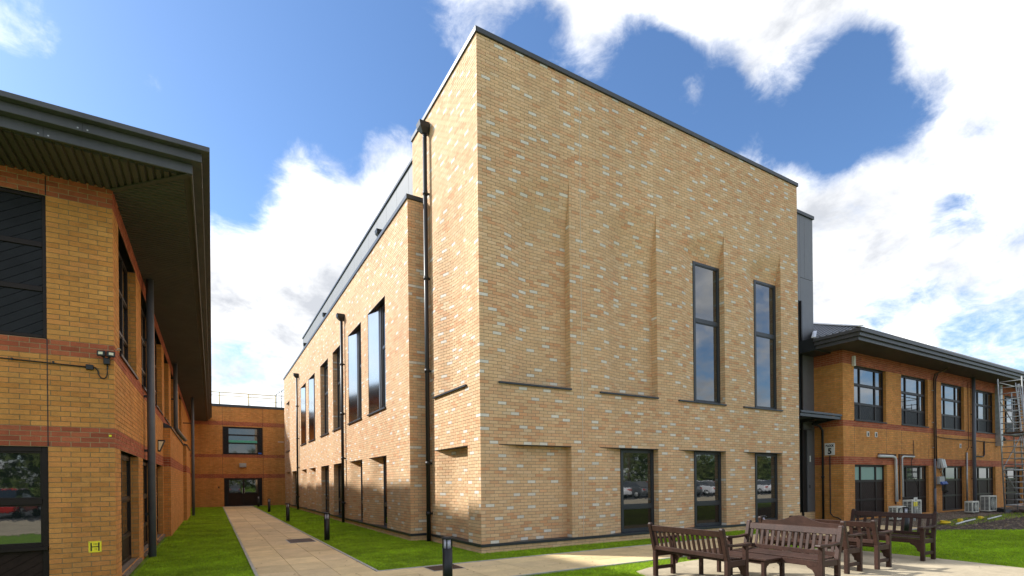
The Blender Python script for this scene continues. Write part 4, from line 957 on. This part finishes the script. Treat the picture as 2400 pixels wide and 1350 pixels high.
m = MB(); LBF.box(m, u_(-1.597), u_(-1.580), -.0075, -.006, .597, .723); LBF.box(m, u_(-1.505), u_(-1.488), -.0075, -.006, .597, .723); LBF.box(m, u_(-1.580), u_(-1.505), -.0075, -.006, .655, .667); m.build('letter_h', 'print_black', hs)
text_mesh('100', .034, 'upper_number', hs, LBF, u_(-1.541), -.0065, .700, xs=1.05); text_mesh('12', .030, 'lower_number', hs, LBF, u_(-1.536), -.0065, .625)
for a in (-1.609, -1.476):
    for b in (.588, .733): m = MB(); m.tube([LBF.P(u_(a), -.006, b), LBF.P(u_(a), -.009, b)], .005, 8); m.build('screw', 'galv', hs)
m = MB(); LBF.box(m, u_(-1.362), u_(-1.328), -.0045, -.0008, 2.335, 2.362); solo('wall_tag', m, 'sticker', 'tiny bright yellow square tag on the red brick band at the corner', 'tag', (-1.345, LY, 2.335))
fl = thing('floodlight', 'twin black floodlight on the orange brick corner under the red band', 'floodlight', (-1.37, LY, 3.44))
for (xa, rot) in ((-1.43, -.25), (-1.315, .35)):
    m = MB(); q = np.array([math.cos(rot), -math.sin(rot)]) ; c = np.array([xa, LY-.11]); n = np.array([math.sin(rot), -math.cos(rot)])*1.0
    H_ = Face(tuple(c), (math.cos(rot), math.sin(rot)), (math.sin(rot), -math.cos(rot)))
    m = MB(); H_.box(m, -.05, .05, -.02, .03, 3.54, 3.62); hd = m.build('lamp_head', 'black_metal', fl, .004)
    m = MB(); H_.box(m, -.028, .028, -.024, -.0205, 3.562, 3.600); m.build('lamp_lens', 'glow_lens', hd)
    m = MB(); m.bar((xa, LY-.10, 3.555), (-1.37, LY-.05, 3.50), .02, .02); m.build('bracket', 'black_metal', fl)
m = MB(); LBF.box(m, u_(-1.41), u_(-1.335), -.085, .0, 3.43, 3.52); m.build('sensor_box', 'black_metal', fl, .005)
cb = thing('wall_cable', 'black cable and junction box running along the orange brick wall to the floodlight', 'cable', (-2, LY, 3.36))
m = MB(); LBF.box(m, u_(-1.625), u_(-1.535), -.05, .0, 3.335, 3.41); m.build('junction_box', 'black_metal', cb, .005)
m = MB(); m.tube([(-7.9, LY-.012, 3.52), (-4, LY-.012, 3.44), (-2.4, LY-.012, 3.40), (-1.63, LY-.014, 3.375)], .009, 8); m.build('cable_run', 'cable', cb)
m = MB(); pts = [(-1.535, LY-.02, 3.375), (-1.51, LY-.02, 3.37), (-1.485, LY-.02, 3.33), (-1.475, LY-.02, 3.27), (-1.45, LY-.02, 3.225), (-1.415, LY-.02, 3.215), (-1.385, LY-.02, 3.24), (-1.37, LY-.02, 3.30), (-1.37, LY-.03, 3.37), (-1.37, LY-.03, 3.44)]
m.tube(pts, .008, 8); m.build('cable_loop', 'cable', cb)
for x in (-2.45, -2.0): m = MB(); LBF.box(m, u_(x)-.01, u_(x)+.01, -.025, 0, 3.385, 3.42); m.build('clip', 'black_metal', cb)
m = MB(); m.tube([(LX+.03, 9.97, 3.71), (LX+.06, 9.99, 3.72), (LX+.07, 10.02, 3.705), (LX+.04, 10.03, 3.70), (LX+.0, 10.02, 3.70)], .006, 6); solo('wall_hook', m, 'galv', 'small bent wire hook on the brick corner above the floodlight', 'hook', (LX+.03, 10, 3.70))
def wall_light(label, y, z, s, x=LX):
    r = thing('wall_light', label, 'lamp', (x, y, z), 'wedge lights on the side wall'); c = ORG[r]
    m = MB(); m.extr([(x, y, z+.16*s), (x+.17*s, y, z+.16*s), (x+.05*s, y, z-.16*s), (x, y, z-.16*s)], (0, .22*s, 0)); h = m.build('housing', 'black_metal', r, .006)
    m = MB(); m.extr([(x+.02*s, y-.003, z+.12*s), (x+.135*s, y-.003, z+.12*s), (x+.045*s, y-.003, z-.125*s), (x+.02*s, y-.003, z-.125*s)], (0, .004, 0)); m.build('lens', 'glow_lens', h)
wall_light('wedge shaped wall light with pale lens beside the tall grey downpipe', 17.1, 2.68, 1.0); wall_light('small wedge wall light far along the side wall near the back block', 33.0, 2.75, 1.0, LX)
m = MB(); BF.box(m, 7.72, 8.16, -.20, -.002, 2.86, 3.16); BF.box(m, 7.76, 8.12, -.215, -.2, 2.90, 3.05); solo('bulkhead_light', m, 'grey_box', 'grey box light on the back block above the double door', 'lamp', (1.94, YB, 2.86), bevel=.01)
m = MB(); m.extr([(-.36, YB-.01, 6.98), (-.02, YB-.16, 7.0), (-.10, YB-.1, 6.72)], (.0, .12, 0)); solo('roof_sensor', m, 'black_metal', 'small dark wedge fitting under the back block coping', 'lamp', (-.2, YB, 6.7))
m = MB(); BF.box(m, 6.36, 6.44, -.05, -.002, 1.34, 1.47); solo('entry_keypad', m, 'black_metal', 'small dark keypad on the brown brick left of the double door', 'keypad', (.4, YB, 1.34))
m = MB(); BF.box(m, 10.32, 10.72, -.02, -.002, 4.78, 4.82); solo('wall_plate', m, 'sign_white', 'thin pale strip on the back block right of its window', 'plate', (4.5, YB, 4.78))

# ================================================================== THINGS ON AND BY THE ANNEX
bs = thing('building_sign', 'white plate reading BLOCK 5 on the annex side wall behind the thin pipe', 'sign', (AX, 10.62, 2.46))
m = MB(); AS.box(m, .30, .66, -.03, .0, 2.46, 2.91); m.build('plate', 'sign_white', bs, .003)
text_mesh('BLOCK', .112, 'word', bs, AS, .475, -.0305, 2.81, xs=.80, bold=.006); text_mesh('5', .29, 'number', bs, AS, .475, -.0305, 2.60, xs=.95, bold=.014)
ac_def = [((20.95, 8.85), 'pale outdoor unit left of the yellow warning sign, half hidden by the right bench', .80, .34, .56), ((22.35, 8.95), 'taller pale outdoor unit behind the bollard at the warning sign', .92, .38, .78),
          ((27.55, 8.85), 'small pale outdoor unit below the grey downpipe', .80, .34, .56), ((29.05, 8.75), 'large pale outdoor unit next to the scaffold tower', .95, .40, .80)]
def ac_unit(label, x, y, w, dpt, h):
    r = thing('outdoor_unit', label, 'air conditioner', (x, y, 0), 'outdoor units by the annex wall'); z0 = .07
    m = MB(); m.box(x, x+w, y, y+dpt, z0, z0+h); m.build('casing', 'ac_case', r, .015)
    m = MB(); m.box(x+.05, x+w-.12, y-.006, y+.001, z0+.06, z0+h-.06); m.build('fan_opening', 'dark_grille', r)
    cx, cz = x+.05+(w-.17)/2, z0+h/2; rr = min(w-.2, h-.14)/2
    m = MB()
    for k in range(1, 6):
        n = 24; pts = [(cx+rr*k/5*math.cos(2*math.pi*i/n), y-.016, cz+rr*k/5*math.sin(2*math.pi*i/n)) for i in range(n+1)]; m.tube(pts, .005, 5, cap=False)
    for k in range(8): a = k*math.pi/8; m.bar((cx-rr*math.cos(a), y-.016, cz-rr*math.sin(a)), (cx+rr*math.cos(a), y-.016, cz+rr*math.sin(a)), .007, .005, up=(0, 1, 0))
    m.tube([(cx, y-.022, cz), (cx, y-.004, cz)], rr*.17, 12); m.build('fan_guard', 'ac_case', r)
    m = MB(); m.box(x-.006, x+.001, y+.04, y+dpt-.04, z0+.05, z0+h-.05); cl_ = m.build('coil', 'dark_grille', r)
    n = int(h/.06)
    for i in range(n): q = z0+.06+(h-.12)*i/(n-1); m = MB(); m.box(x-.014, x-.006, y+.03, y+dpt-.03, q-.008, q+.008); m.build('louvre', 'ac_case', r)
    m = MB(); m.box(x-.015, x-.0055, y+dpt/2-.012, y+dpt/2+.012, z0+.05, z0+h-.05); m.build('louvre_post', 'ac_case', r)
    for a in (.08, w-.16): m = MB(); m.box(x+a, x+a+.08, y-.02, y+dpt+.02, .0, z0); m.build('foot', 'rubble', r)
for (p, lab, w, dpt, h) in ac_def: ac_unit(lab, p[0]+.22, p[1]+.05, w*.84, dpt*.84, h*.86)
ws = thing('warning_sign', 'small white and yellow warning plate on a thin post by the outdoor units', 'sign', (22.1, 8.75, 0))
m = MB(); m.bar((22.1, 8.75, 0), (22.12, 8.75, .72), .05, .05, up=(0, 1, 0)); m.build('post', 'galv', ws)
m = MB(); m.box(21.98, 22.26, 8.715, 8.724, .70, .86); m.build('white_panel', 'sign_white', ws); m = MB(); m.box(21.98, 22.26, 8.714, 8.7245, .54, .698); m.build('yellow_panel', 'sign_yellow', ws)
m = MB(); m.extr([(22.10, 8.7135, .74), (22.18, 8.7135, .74), (22.14, 8.7135, .82)], (0, .001, 0))
for k in range(3): m.box(22.03, 22.21-.03*k, 8.7125, 8.7138, .565+.045*k, .583+.045*k)
m.build('print', 'print_black', ws)
# trunking and pipe runs
def run(name, label, cat, pts, r, material, n=8, group=None):
    m = MB(); m.tube(pts, r, n); loc = pts[-1]; return solo(name, m, material, label, cat, loc, group)
W_ = AY
run('insulated_pipe', 'white insulated pipe turning down the wall beside the first ground floor door', 'pipe', [(22.5, W_-.09, 2.44), (23.6, W_-.09, 2.44), (23.78, W_-.09, 2.40), (23.84, W_-.09, 2.28), (23.84, W_-.12, .62)], .055, 'white_plastic', 10, 'insulated pipes to the outdoor units')
run('insulated_pipe', 'thinner white pipe turning down the wall behind the warning sign', 'pipe', [(25.5, W_-.07, 2.46), (24.55, W_-.07, 2.46), (24.45, W_-.07, 2.42), (24.42, W_-.07, 2.32), (24.42, W_-.1, .8)], .035, 'white_plastic', 8, 'insulated pipes to the outdoor units')
m = MB(); m.box(22.6, 23.95, W_-.05, W_-.001, 2.50, 2.55); m.box(23.93, 23.99, W_-.05, W_-.001, .5, 2.55); solo('cable_tray', m, 'rust', 'dark cable tray above the thick white insulated pipe', 'cable tray', (23.2, W_, .5))
m = MB(); m.box(24.3, 25.6, W_-.05, W_-.001, 2.51, 2.56); m.box(24.28, 24.33, W_-.05, W_-.001, .7, 2.56); solo('cable_tray', m, 'rust', 'dark cable tray above the thinner white pipe', 'cable tray', (24.9, W_, .7))
run('loose_cable', 'black cable dangling over the second ground floor door', 'cable', [(25.55, W_-.03, 3.15), (25.53, W_-.04, 2.9), (25.56, W_-.03, 2.5), (25.3, W_-.04, 2.3), (25.35, W_-.05, 1.7), (25.75, W_-.05, 1.3), (25.95, W_-.05, .95), (25.9, W_-.05, .6)], .012, 'cable')
run('loose_cable', 'black cable drooping along the wall under the third and fourth upper windows', 'cable', [(27.55, W_-.03, 3.42), (28.3, W_-.03, 3.36), (29.6, W_-.03, 3.34), (31, W_-.03, 3.36), (33.5, W_-.03, 3.32), (36, W_-.03, 3.36)], .013, 'cable')
run('loose_cable', 'black cable climbing the wall beside the rusty downpipe', 'cable', [(27.70, W_-.04, 2.3), (27.68, W_-.04, 3.4), (27.62, W_-.05, 5.0), (27.66, W_-.05, 5.9), (27.9, W_-.06, 6.25)], .022, 'cable')
run('wall_conduit', 'thin galvanised conduit beside the grey downpipe above the small outdoor unit', 'conduit', [(30.9, W_-.04, 2.75), (30.9, W_-.04, 1.5), (30.9, W_-.04, .45)], .035, 'galv')
run('wall_conduit', 'thin dark conduit rising to the eave left of the grey downpipe', 'conduit', [(31.15, W_-.03, 6.1), (31.15, W_-.03, 4.0), (31.15, W_-.03, 3.0), (30.95, W_-.04, 2.85)], .014, 'rust')
run('wall_conduit', 'black conduit stub right of the grey downpipe', 'conduit', [(33.0, W_-.04, 3.35), (32.98, W_-.04, 2.7), (32.9, W_-.04, 2.6), (32.0, W_-.04, 2.58), (31.9, W_-.04, 2.5), (31.9, W_-.04, 1.5)], .032, 'cable')
run('thin_pipe', 'thin black pipe beside the canopy downpipe, bent away at its foot', 'pipe', [(20.03, 10.60, 2.44), (20.03, 10.60, .6), (20.03, 10.60, .28), (20.02, 10.5, .16), (20.02, 10.32, .12), (20.02, 10.22, .04)], .02, 'cable')
def vent(label, x, z):
    r = thing('wall_vent', label, 'vent', (x, AY, z), 'small vents in the annex wall'); m = MB(); AF.box(m, x-AX-.09, x-AX+.09, -.02, 0, z, z+.2); m.build('plate', 'sign_white', r, .004); m = MB(); AF.box(m, x-AX-.045, x-AX+.045, -.024, -.0205, z+.03, z+.16); m.build('slot', 'dark_grille', r)
vent('left one of two small white wall vents under the first upper window', 21.85, 3.18); vent('right one of two small white wall vents under the first upper window', 22.47, 3.18); vent('lone small wall vent left of the grey downpipe', 30.3, 2.95)
m = MB(); AF.box(m, .62, .74, -.10, -.002, 5.78, 6.16); solo('alarm_sensor', m, 'sign_white', 'slim white sensor box beside the first upper window under the eave', 'sensor', (20.78, AY, 5.8), bevel=.01)
eb = thing('switch_box', 'grey electrical switch box with two sockets on the pier by the third door', 'switch box', (28.0, AY, 1.95))
m = MB(); AF.box(m, 7.68, 8.06, -.12, -.002, 1.98, 2.42); m.build('box', 'grey_box', eb, .01)
for k in range(2): m = MB(); m.bar((27.86+.2*k, AY-.14, 2.38), (27.86+.2*k, AY-.22, 2.0), .13, .10, up=(0, 1, 0)); m.build('socket', 'white_plastic', eb, .01); m = MB(); m.box(27.82+.2*k, 27.90+.2*k, AY-.17, AY-.12, 2.26, 2.40); m.build('breaker', 'black_metal', eb)
sb = thing('socket_box', 'grey socket box with a row of blue outlets below the switch box', 'socket box', (28.0, AY, 1.2))
m = MB(); AF.box(m, 7.66, 8.18, -.12, -.002, 1.28, 1.62); m.build('box', 'grey_box', sb, .01)
for k in range(5): m = MB(); m.bar((27.84+.11*k, AY-.13, 1.38), (27.84+.11*k, AY-.20, 1.27), .075, .08, up=(0, 1, 0)); m.build('outlet', 'blue_plug', sb)
for k in range(4):
    x = 27.85+.13*k; run('hanging_lead', 'black lead looping below the blue socket box', 'cable', [(x, AY-.16, 1.27), (x+.03, AY-.16, 1.0), (x+.14, AY-.17, .82+.03*k), (x+.25, AY-.16, .86+.02*k), (x+.2, AY-.14, 1.0)], .014, 'cable', 6, 'leads under the socket box')
for k in range(3):
    x = 27.8+.14*k; run('short_lead', 'short black lead between the switch box and the socket box', 'cable', [(x, AY-.1, 1.98), (x+.02, AY-.13, 1.8), (x+.1, AY-.13, 1.72), (x+.12, AY-.1, 1.62)], .014, 'cable', 6, 'leads between the grey boxes')
# ducts at the right and scaffold tower
m = MB(); m.box(34.55, 34.83, W_-.22, W_-.001, 3.15, 6.25); solo('cable_duct', m, 'galv', 'flat grey duct standing on the wall left of the scaffold tower', 'duct', (34.7, W_, 3.15))
m = MB(); m.tube([(34.95, W_-.1, 6.2), (34.95, W_-.1, 3.9), (35.05, W_-.1, 3.6), (35.3, W_-.15, 3.45)], .05, 8); m.tube([(35.06, W_-.1, 6.2), (35.06, W_-.1, 4.0), (35.15, W_-.1, 3.65), (35.4, W_-.15, 3.5)], .04, 8); solo('hanging_hose', m, 'cable', 'pair of dark hoses bending off beside the flat grey duct', 'hose', (35, W_, 3.5))
st = thing('scaffold_tower', 'aluminium scaffold tower leaning at the right edge before the annex wall', 'scaffold', (29.6, 7.9, 0))
ST = []
def sp_(x, y, z): return (x-.09*z/5.8*3, y+.02*z, z)
sx0, sx1, sy0, sy1 = 29.25, 31.6, 7.55, 8.3
def spole(name, pts, r=.027): m = MB(); m.tube([sp_(*p) for p in pts], r, 8); return m.build(name, 'galv', st)
for x in (sx0, sx1):
    for y in (sy0, sy1): spole('upright', [(x, y, 0), (x, y, 5.75)])
for x in (sx0, sx1):
    k = 0
    for z in np.arange(.35, 5.7, .25): spole('rung', [(x, sy0, z), (x, sy1, z)], .018)
for z in (.35, 1.9, 3.4, 4.9, 5.6):
    for y in (sy0, sy1): spole('ledger', [(sx0, y, z), (sx1, y, z)], .02)
for y in (sy0, sy1): spole('upright', [(30.75, y, 0), (30.75, y, 5.3)], .024)
for z in np.arange(.6, 5.3, .25): spole('rung', [(30.75, sy0, z), (30.75, sy1, z)], .018)
for (z0, z1, y) in ((.35, 1.9, sy0), (3.4, 1.9, sy0), (3.4, 4.9, sy0), (1.9, .35, sy1), (1.9, 3.4, sy1), (4.9, 3.4, sy1)): spole('brace', [(sx0, y, z0), (sx1, y, z1)], .02)
for x in (30.0, 30.45): spole('ladder_rail', [(x, 7.65, .1), (x, 7.95, 5.6)], .02)
for z in np.arange(.4, 5.5, .28): spole('ladder_rung', [(30.0, 7.65+.0545*z, z), (30.45, 7.65+.0545*z, z)], .013)
m = MB(); m.hexa([sp_(sx0+.1, sy0+.05, 3.42), sp_(sx1-.1, sy0+.05, 3.42), sp_(sx1-.1, sy1-.05, 3.42), sp_(sx0+.1, sy1-.05, 3.42), sp_(sx0+.1, sy0+.05, 3.47), sp_(sx1-.1, sy0+.05, 3.47), sp_(sx1-.1, sy1-.05, 3.47), sp_(sx0+.1, sy1-.05, 3.47)]); m.build('platform', 'rust', st)
# yellow connectors, pipes and rubble on the soil
def yellow_thing(label, x, y, pts, r):
    m = MB(); m.tube(pts, r, 8); return solo('yellow_connector', m, 'yellow', label, 'connector', (x, y, 0), 'yellow connectors on the soil')
yellow_thing('coiled yellow connector on the gravel nearest the right bench', 21.1, 7.4, [(21.0+.12*math.cos(a), 7.45+.12*math.sin(a), .04+.01*a) for a in np.linspace(0, 9, 24)], .026)
m = MB(); m.box(22.6, 22.76, 7.56, 7.68, -.01, .12); m.tube([(22.76, 7.62, .06), (22.92, 7.66, .05)], .035, 8); solo('yellow_connector', m, 'yellow', 'square yellow connector lying in the middle of the row on the gravel', 'connector', (22.7, 7.6, 0), 'yellow connectors on the soil', bevel=.02)
m = MB(); m.box(24.98, 25.12, 7.76, 7.87, -.01, .10); m.tube([(25.12, 7.81, .05), (25.26, 7.78, .04)], .03, 8); solo('yellow_connector', m, 'yellow', 'small yellow connector farthest right of the three on the gravel', 'connector', (25.05, 7.8, 0), 'yellow connectors on the soil', bevel=.02)
run('loose_pipe', 'white pipe length lying between the yellow connectors', 'pipe', [(21.3, 7.25, .03), (22.6, 7.45, .04), (24.2, 7.7, .03)], .03, 'white_plastic'); run('loose_pipe', 'white pipe length lying right of the last yellow connector', 'pipe', [(24.6, 7.45, .03), (26.9, 7.75, .04)], .03, 'white_plastic')
m = MB()
for k in range(40):
    x = 30.2+rng.uniform(0, 3.6); y = 7.2+rng.uniform(0, 1.2); q = rng.uniform(.05, .2); a = rng.uniform(0, 3)
    m.bar((x-q*math.cos(a)*1.4, y-q*math.sin(a)*1.4, q*.4), (x+q*math.cos(a)*1.4, y+q*math.sin(a)*1.4, q*rng.uniform(.3, .9)), q, q*.7)
tag(solo('rubble_heap', m, 'rubble', 'broken rubble heaped at the foot of the scaffold tower', 'rubble', (31.5, 7.8, 0), bevel=.01), kind='stuff')
m = MB(); m.hexa([(29.9, 8.5, 0), (31.4, 8.3, 0), (31.5, 8.7, 0), (30, 8.9, 0), (30.0, 8.55, .16), (31.3, 8.35, .05), (31.4, 8.65, .08), (30.1, 8.85, .22)]); solo('dark_sheet', m, 'cable', 'crumpled dark sheet on the ground beside the large outdoor unit', 'sheet', (30.5, 8.6, 0))

# ================================================================== WHAT THE WINDOWS MIRROR: PARKED CARS AND TREES BEHIND THE CAMERA
def make_tree(seed, h):
    rg = np.random.default_rng(seed); r = thing('tree', '', 'tree', (0, 0, 0), 'trees beyond the car park')
    m = MB(); m.tube([(0, 0, -.1), (.05, .03, h*.2), (-.05, .08, h*.45), (.1, 0, h*.8)], [.2, .16, .11, .03], 8)
    for k in range(7):
        a = rg.uniform(0, 6.28); z = h*rg.uniform(.25, .6); L_ = h*rg.uniform(.2, .34); m.tube([(0, 0, z), (L_*.5*math.cos(a), L_*.5*math.sin(a), z+L_*.45), (L_*math.cos(a), L_*math.sin(a), z+L_*.75)], [.08, .05, .015], 6)
    m.build('trunk', 'bark', r)
    cl_ = []
    for k in range(26):
        a = rg.uniform(0, 6.28); q = rg.uniform(.15, 1)**.6; z = h*rg.uniform(.32, .98); rad = h*.34*math.sin(math.pi*min(1, max(.05, (z/h-.2)/.85)))**.7*q; cl_.append((rad*math.cos(a), rad*math.sin(a), z, h*rg.uniform(.06, .12)))
    n = 240; V = []; CC = []
    for (x, y, z, s_) in cl_:
        d = rg.normal(size=(n, 3)); d /= np.linalg.norm(d, axis=1)[:, None]; c = np.array([x, y, z])+d*s_*rg.uniform(.4, 1.25, (n, 1)); e1 = rg.normal(size=(n, 3))*.075; e2 = rg.normal(size=(n, 3))*.075
        V.append(np.stack([c, c+e1, c+e2], 1).reshape(-1, 3)); col = np.array([.075, .105, .02])*rg.uniform(.55, 1.5)*rg.uniform(.8, 1.2, (n, 1))*np.array([rg.uniform(.9, 1.5), 1, 1]); CC.append(np.repeat(col, 3, 0))
    V = np.concatenate(V); CC = np.concatenate(CC); me = bpy.data.meshes.new('crown'); me.from_pydata(V.tolist(), [], np.arange(len(V)).reshape(-1, 3).tolist()); me.materials.append(M['leaf'])
    at = me.color_attributes.new('tint', 'FLOAT_COLOR', 'POINT'); at.data.foreach_set('color', np.c_[CC, np.ones(len(CC))].ravel()); o = bpy.data.objects.new('crown', me); C.objects.link(o); o.parent = r
    return r
protos = [make_tree(i+3, hh) for i, hh in enumerate((8.5, 10, 7.5))]
tspots = [(-16, -30), (-8, -38), (-1, -32), (24, -38), (33, -34), (40, -40), (46, -32), (53, -36), (60, -31), (67, -37), (75, -33), (84, -38), (93, -34)]
for i, (x, y) in enumerate(tspots):
    t_ = protos[i] if i < 3 else copy_tree(protos[i % 3]); t_.location = (x, y, 0); t_.rotation_euler = (0, 0, i*1.7); sc_ = .9+.07*(i % 4); t_.scale = (sc_, sc_, sc_)
    t_['label'] = 'leafy olive green tree behind the camera, seen only mirrored in the windows'
mat('car_white', (.75, .76, .78), .25, coat=.6); mat('car_red', (.45, .02, .015), .25, coat=.6); mat('car_grey', (.16, .17, .18), .25, metal=.4, coat=.6); mat('car_blue', (.03, .07, .22), .25, coat=.6); mat('tyre', (.02, .02, .02), .85)
def make_car(col):
    r = thing('parked_car', '', 'car', (0, 0, 0), 'cars parked behind the camera')
    side = [(-2.05, .32), (-2.1, .62), (-1.95, .86), (-1.1, .96), (1.35, .98), (1.98, .92), (2.08, .6), (2.02, .30)]
    m = MB(); m.extr([(x, -.86, z) for x, z in side], (0, 1.72, 0)); m.build('body', col, r, .06)
    cab = [(-1.15, .95), (-.45, 1.42), (1.0, 1.45), (1.75, .97)]
    m = MB(); n = len(cab); vs = [(x, -.80+.12*(z > 1.2), z) for x, z in cab]+[(x, .80-.12*(z > 1.2), z) for x, z in cab]; m._add(vs, [(0, 1, 2, 3), (7, 6, 5, 4), (0, 4, 5, 1), (1, 5, 6, 2), (2, 6, 7, 3)]); m.build('glasshouse', 'glass', r)
    m = MB(); m.hexa([(-.46, -.69, 1.42), (1.02, -.69, 1.45), (1.02, .69, 1.45), (-.46, .69, 1.42), (-.42, -.64, 1.47), (.95, -.64, 1.50), (.95, .64, 1.50), (-.42, .64, 1.47)]); m.build('roof', col, r, .02)
    for x in (-1.3, 1.3):
        for y in (-.80, .80):
            m = MB(); m.tube([(x, y-.1, .31), (x, y+.1, .31)], .31, 18); w = m.build('wheel', 'tyre', r); m = MB(); m.tube([(x, y-.105, .31), (x, y+.105, .31)], .19, 14); m.build('rim', 'galv', w)
    for y in (-.65, .65):
        m = MB(); m.box(-2.11, -2.0, y-.16, y+.16, .62, .74); m.build('headlight', 'lens', r); m = MB(); m.box(2.0, 2.09, y-.14, y+.14, .68, .82); m.build('tail_light', 'car_red', r)
    return r
cars = {c: make_car(c) for c in ('car_white', 'car_red', 'car_grey', 'car_blue')}
used = set()
for i, (x, y, c, lab) in enumerate([(-12, -15.5, 'car_grey', 'grey'), (-9, -15.4, 'car_red', 'red'), (-6.1, -15.6, 'car_white', 'white'), (.5, -15.5, 'car_blue', 'blue'), (3.3, -15.4, 'car_grey', 'grey'), (31.5, -15.5, 'car_white', 'white'), (34.4, -15.4, 'car_grey', 'grey'), (37.2, -15.6, 'car_red', 'red'),
        (41, -15.5, 'car_grey', 'grey'), (44, -15.4, 'car_white', 'white'), (47, -15.5, 'car_red', 'red'), (53, -15.6, 'car_white', 'white'), (56, -15.4, 'car_blue', 'blue')]):
    o = cars[c] if c not in used else copy_tree(cars[c]); used.add(c); o.location = (x, y, 0); o.rotation_euler = (0, 0, math.pi/2+.02*(i % 3)); o['label'] = lab+' car parked behind the camera, seen only mirrored in the windows'

def litter():
    Q = np.concatenate([rng.uniform((PX0, 9), (PX1, 26), (60, 2)), rng.uniform((2, CY0), (17, CY1), (60, 2)), rng.uniform((6.4, 3), (11.8, 6.6), (50, 2))]); m = MB()
    for x, y in Q:
        a = rng.uniform(0, 6.28); L_ = rng.uniform(.012, .028); w = L_*.45; z = .019+rng.uniform(0, .004); c, sn = math.cos(a), math.sin(a)
        m._add([(x-c*L_, y-sn*L_, z), (x+sn*w, y-c*w, z+.006), (x+c*L_, y+sn*L_, z+.002), (x-sn*w, y+c*w, z+.007)], [(0, 1, 2, 3)])
    o = m.build('leaf_litter', 'rust'); tag(o, 'tiny dry leaves blown over the paths and terrace', 'leaves', kind='stuff')
litter()

def tree_belt():
    n = 60000; x = rng.uniform(-60, 170, n); hh = 7+2.2*np.sin(x*.21)+1.3*np.sin(x*.63+1)+.8*np.sin(x*1.7); z = hh*rng.uniform(0, 1, n)**.8; y = -48+rng.uniform(-2, 2, n)+1.2*np.sin(x*.4)
    c = np.c_[x, y, z]; V = np.stack([c, c+rng.normal(size=(n, 3))*.38, c+rng.normal(size=(n, 3))*.38], 1).reshape(-1, 3)
    col = np.array([.055, .085, .016])*rng.uniform(.5, 1.5, (n, 1))*(1+.35*np.sin(x*.33)[:, None]*np.array([1, .2, 0])); me = bpy.data.meshes.new('tree_belt'); me.from_pydata(V.tolist(), [], np.arange(len(V)).reshape(-1, 3).tolist()); me.materials.append(M['leaf'])
    at = me.color_attributes.new('tint', 'FLOAT_COLOR', 'POINT'); at.data.foreach_set('color', np.c_[np.repeat(col, 3, 0), np.ones(3*n)].ravel()); o = bpy.data.objects.new('tree_belt', me); C.objects.link(o)
    tag(o, 'dark green belt of trees behind the car park, mirrored in the lower windows', 'trees', kind='stuff')
tree_belt()
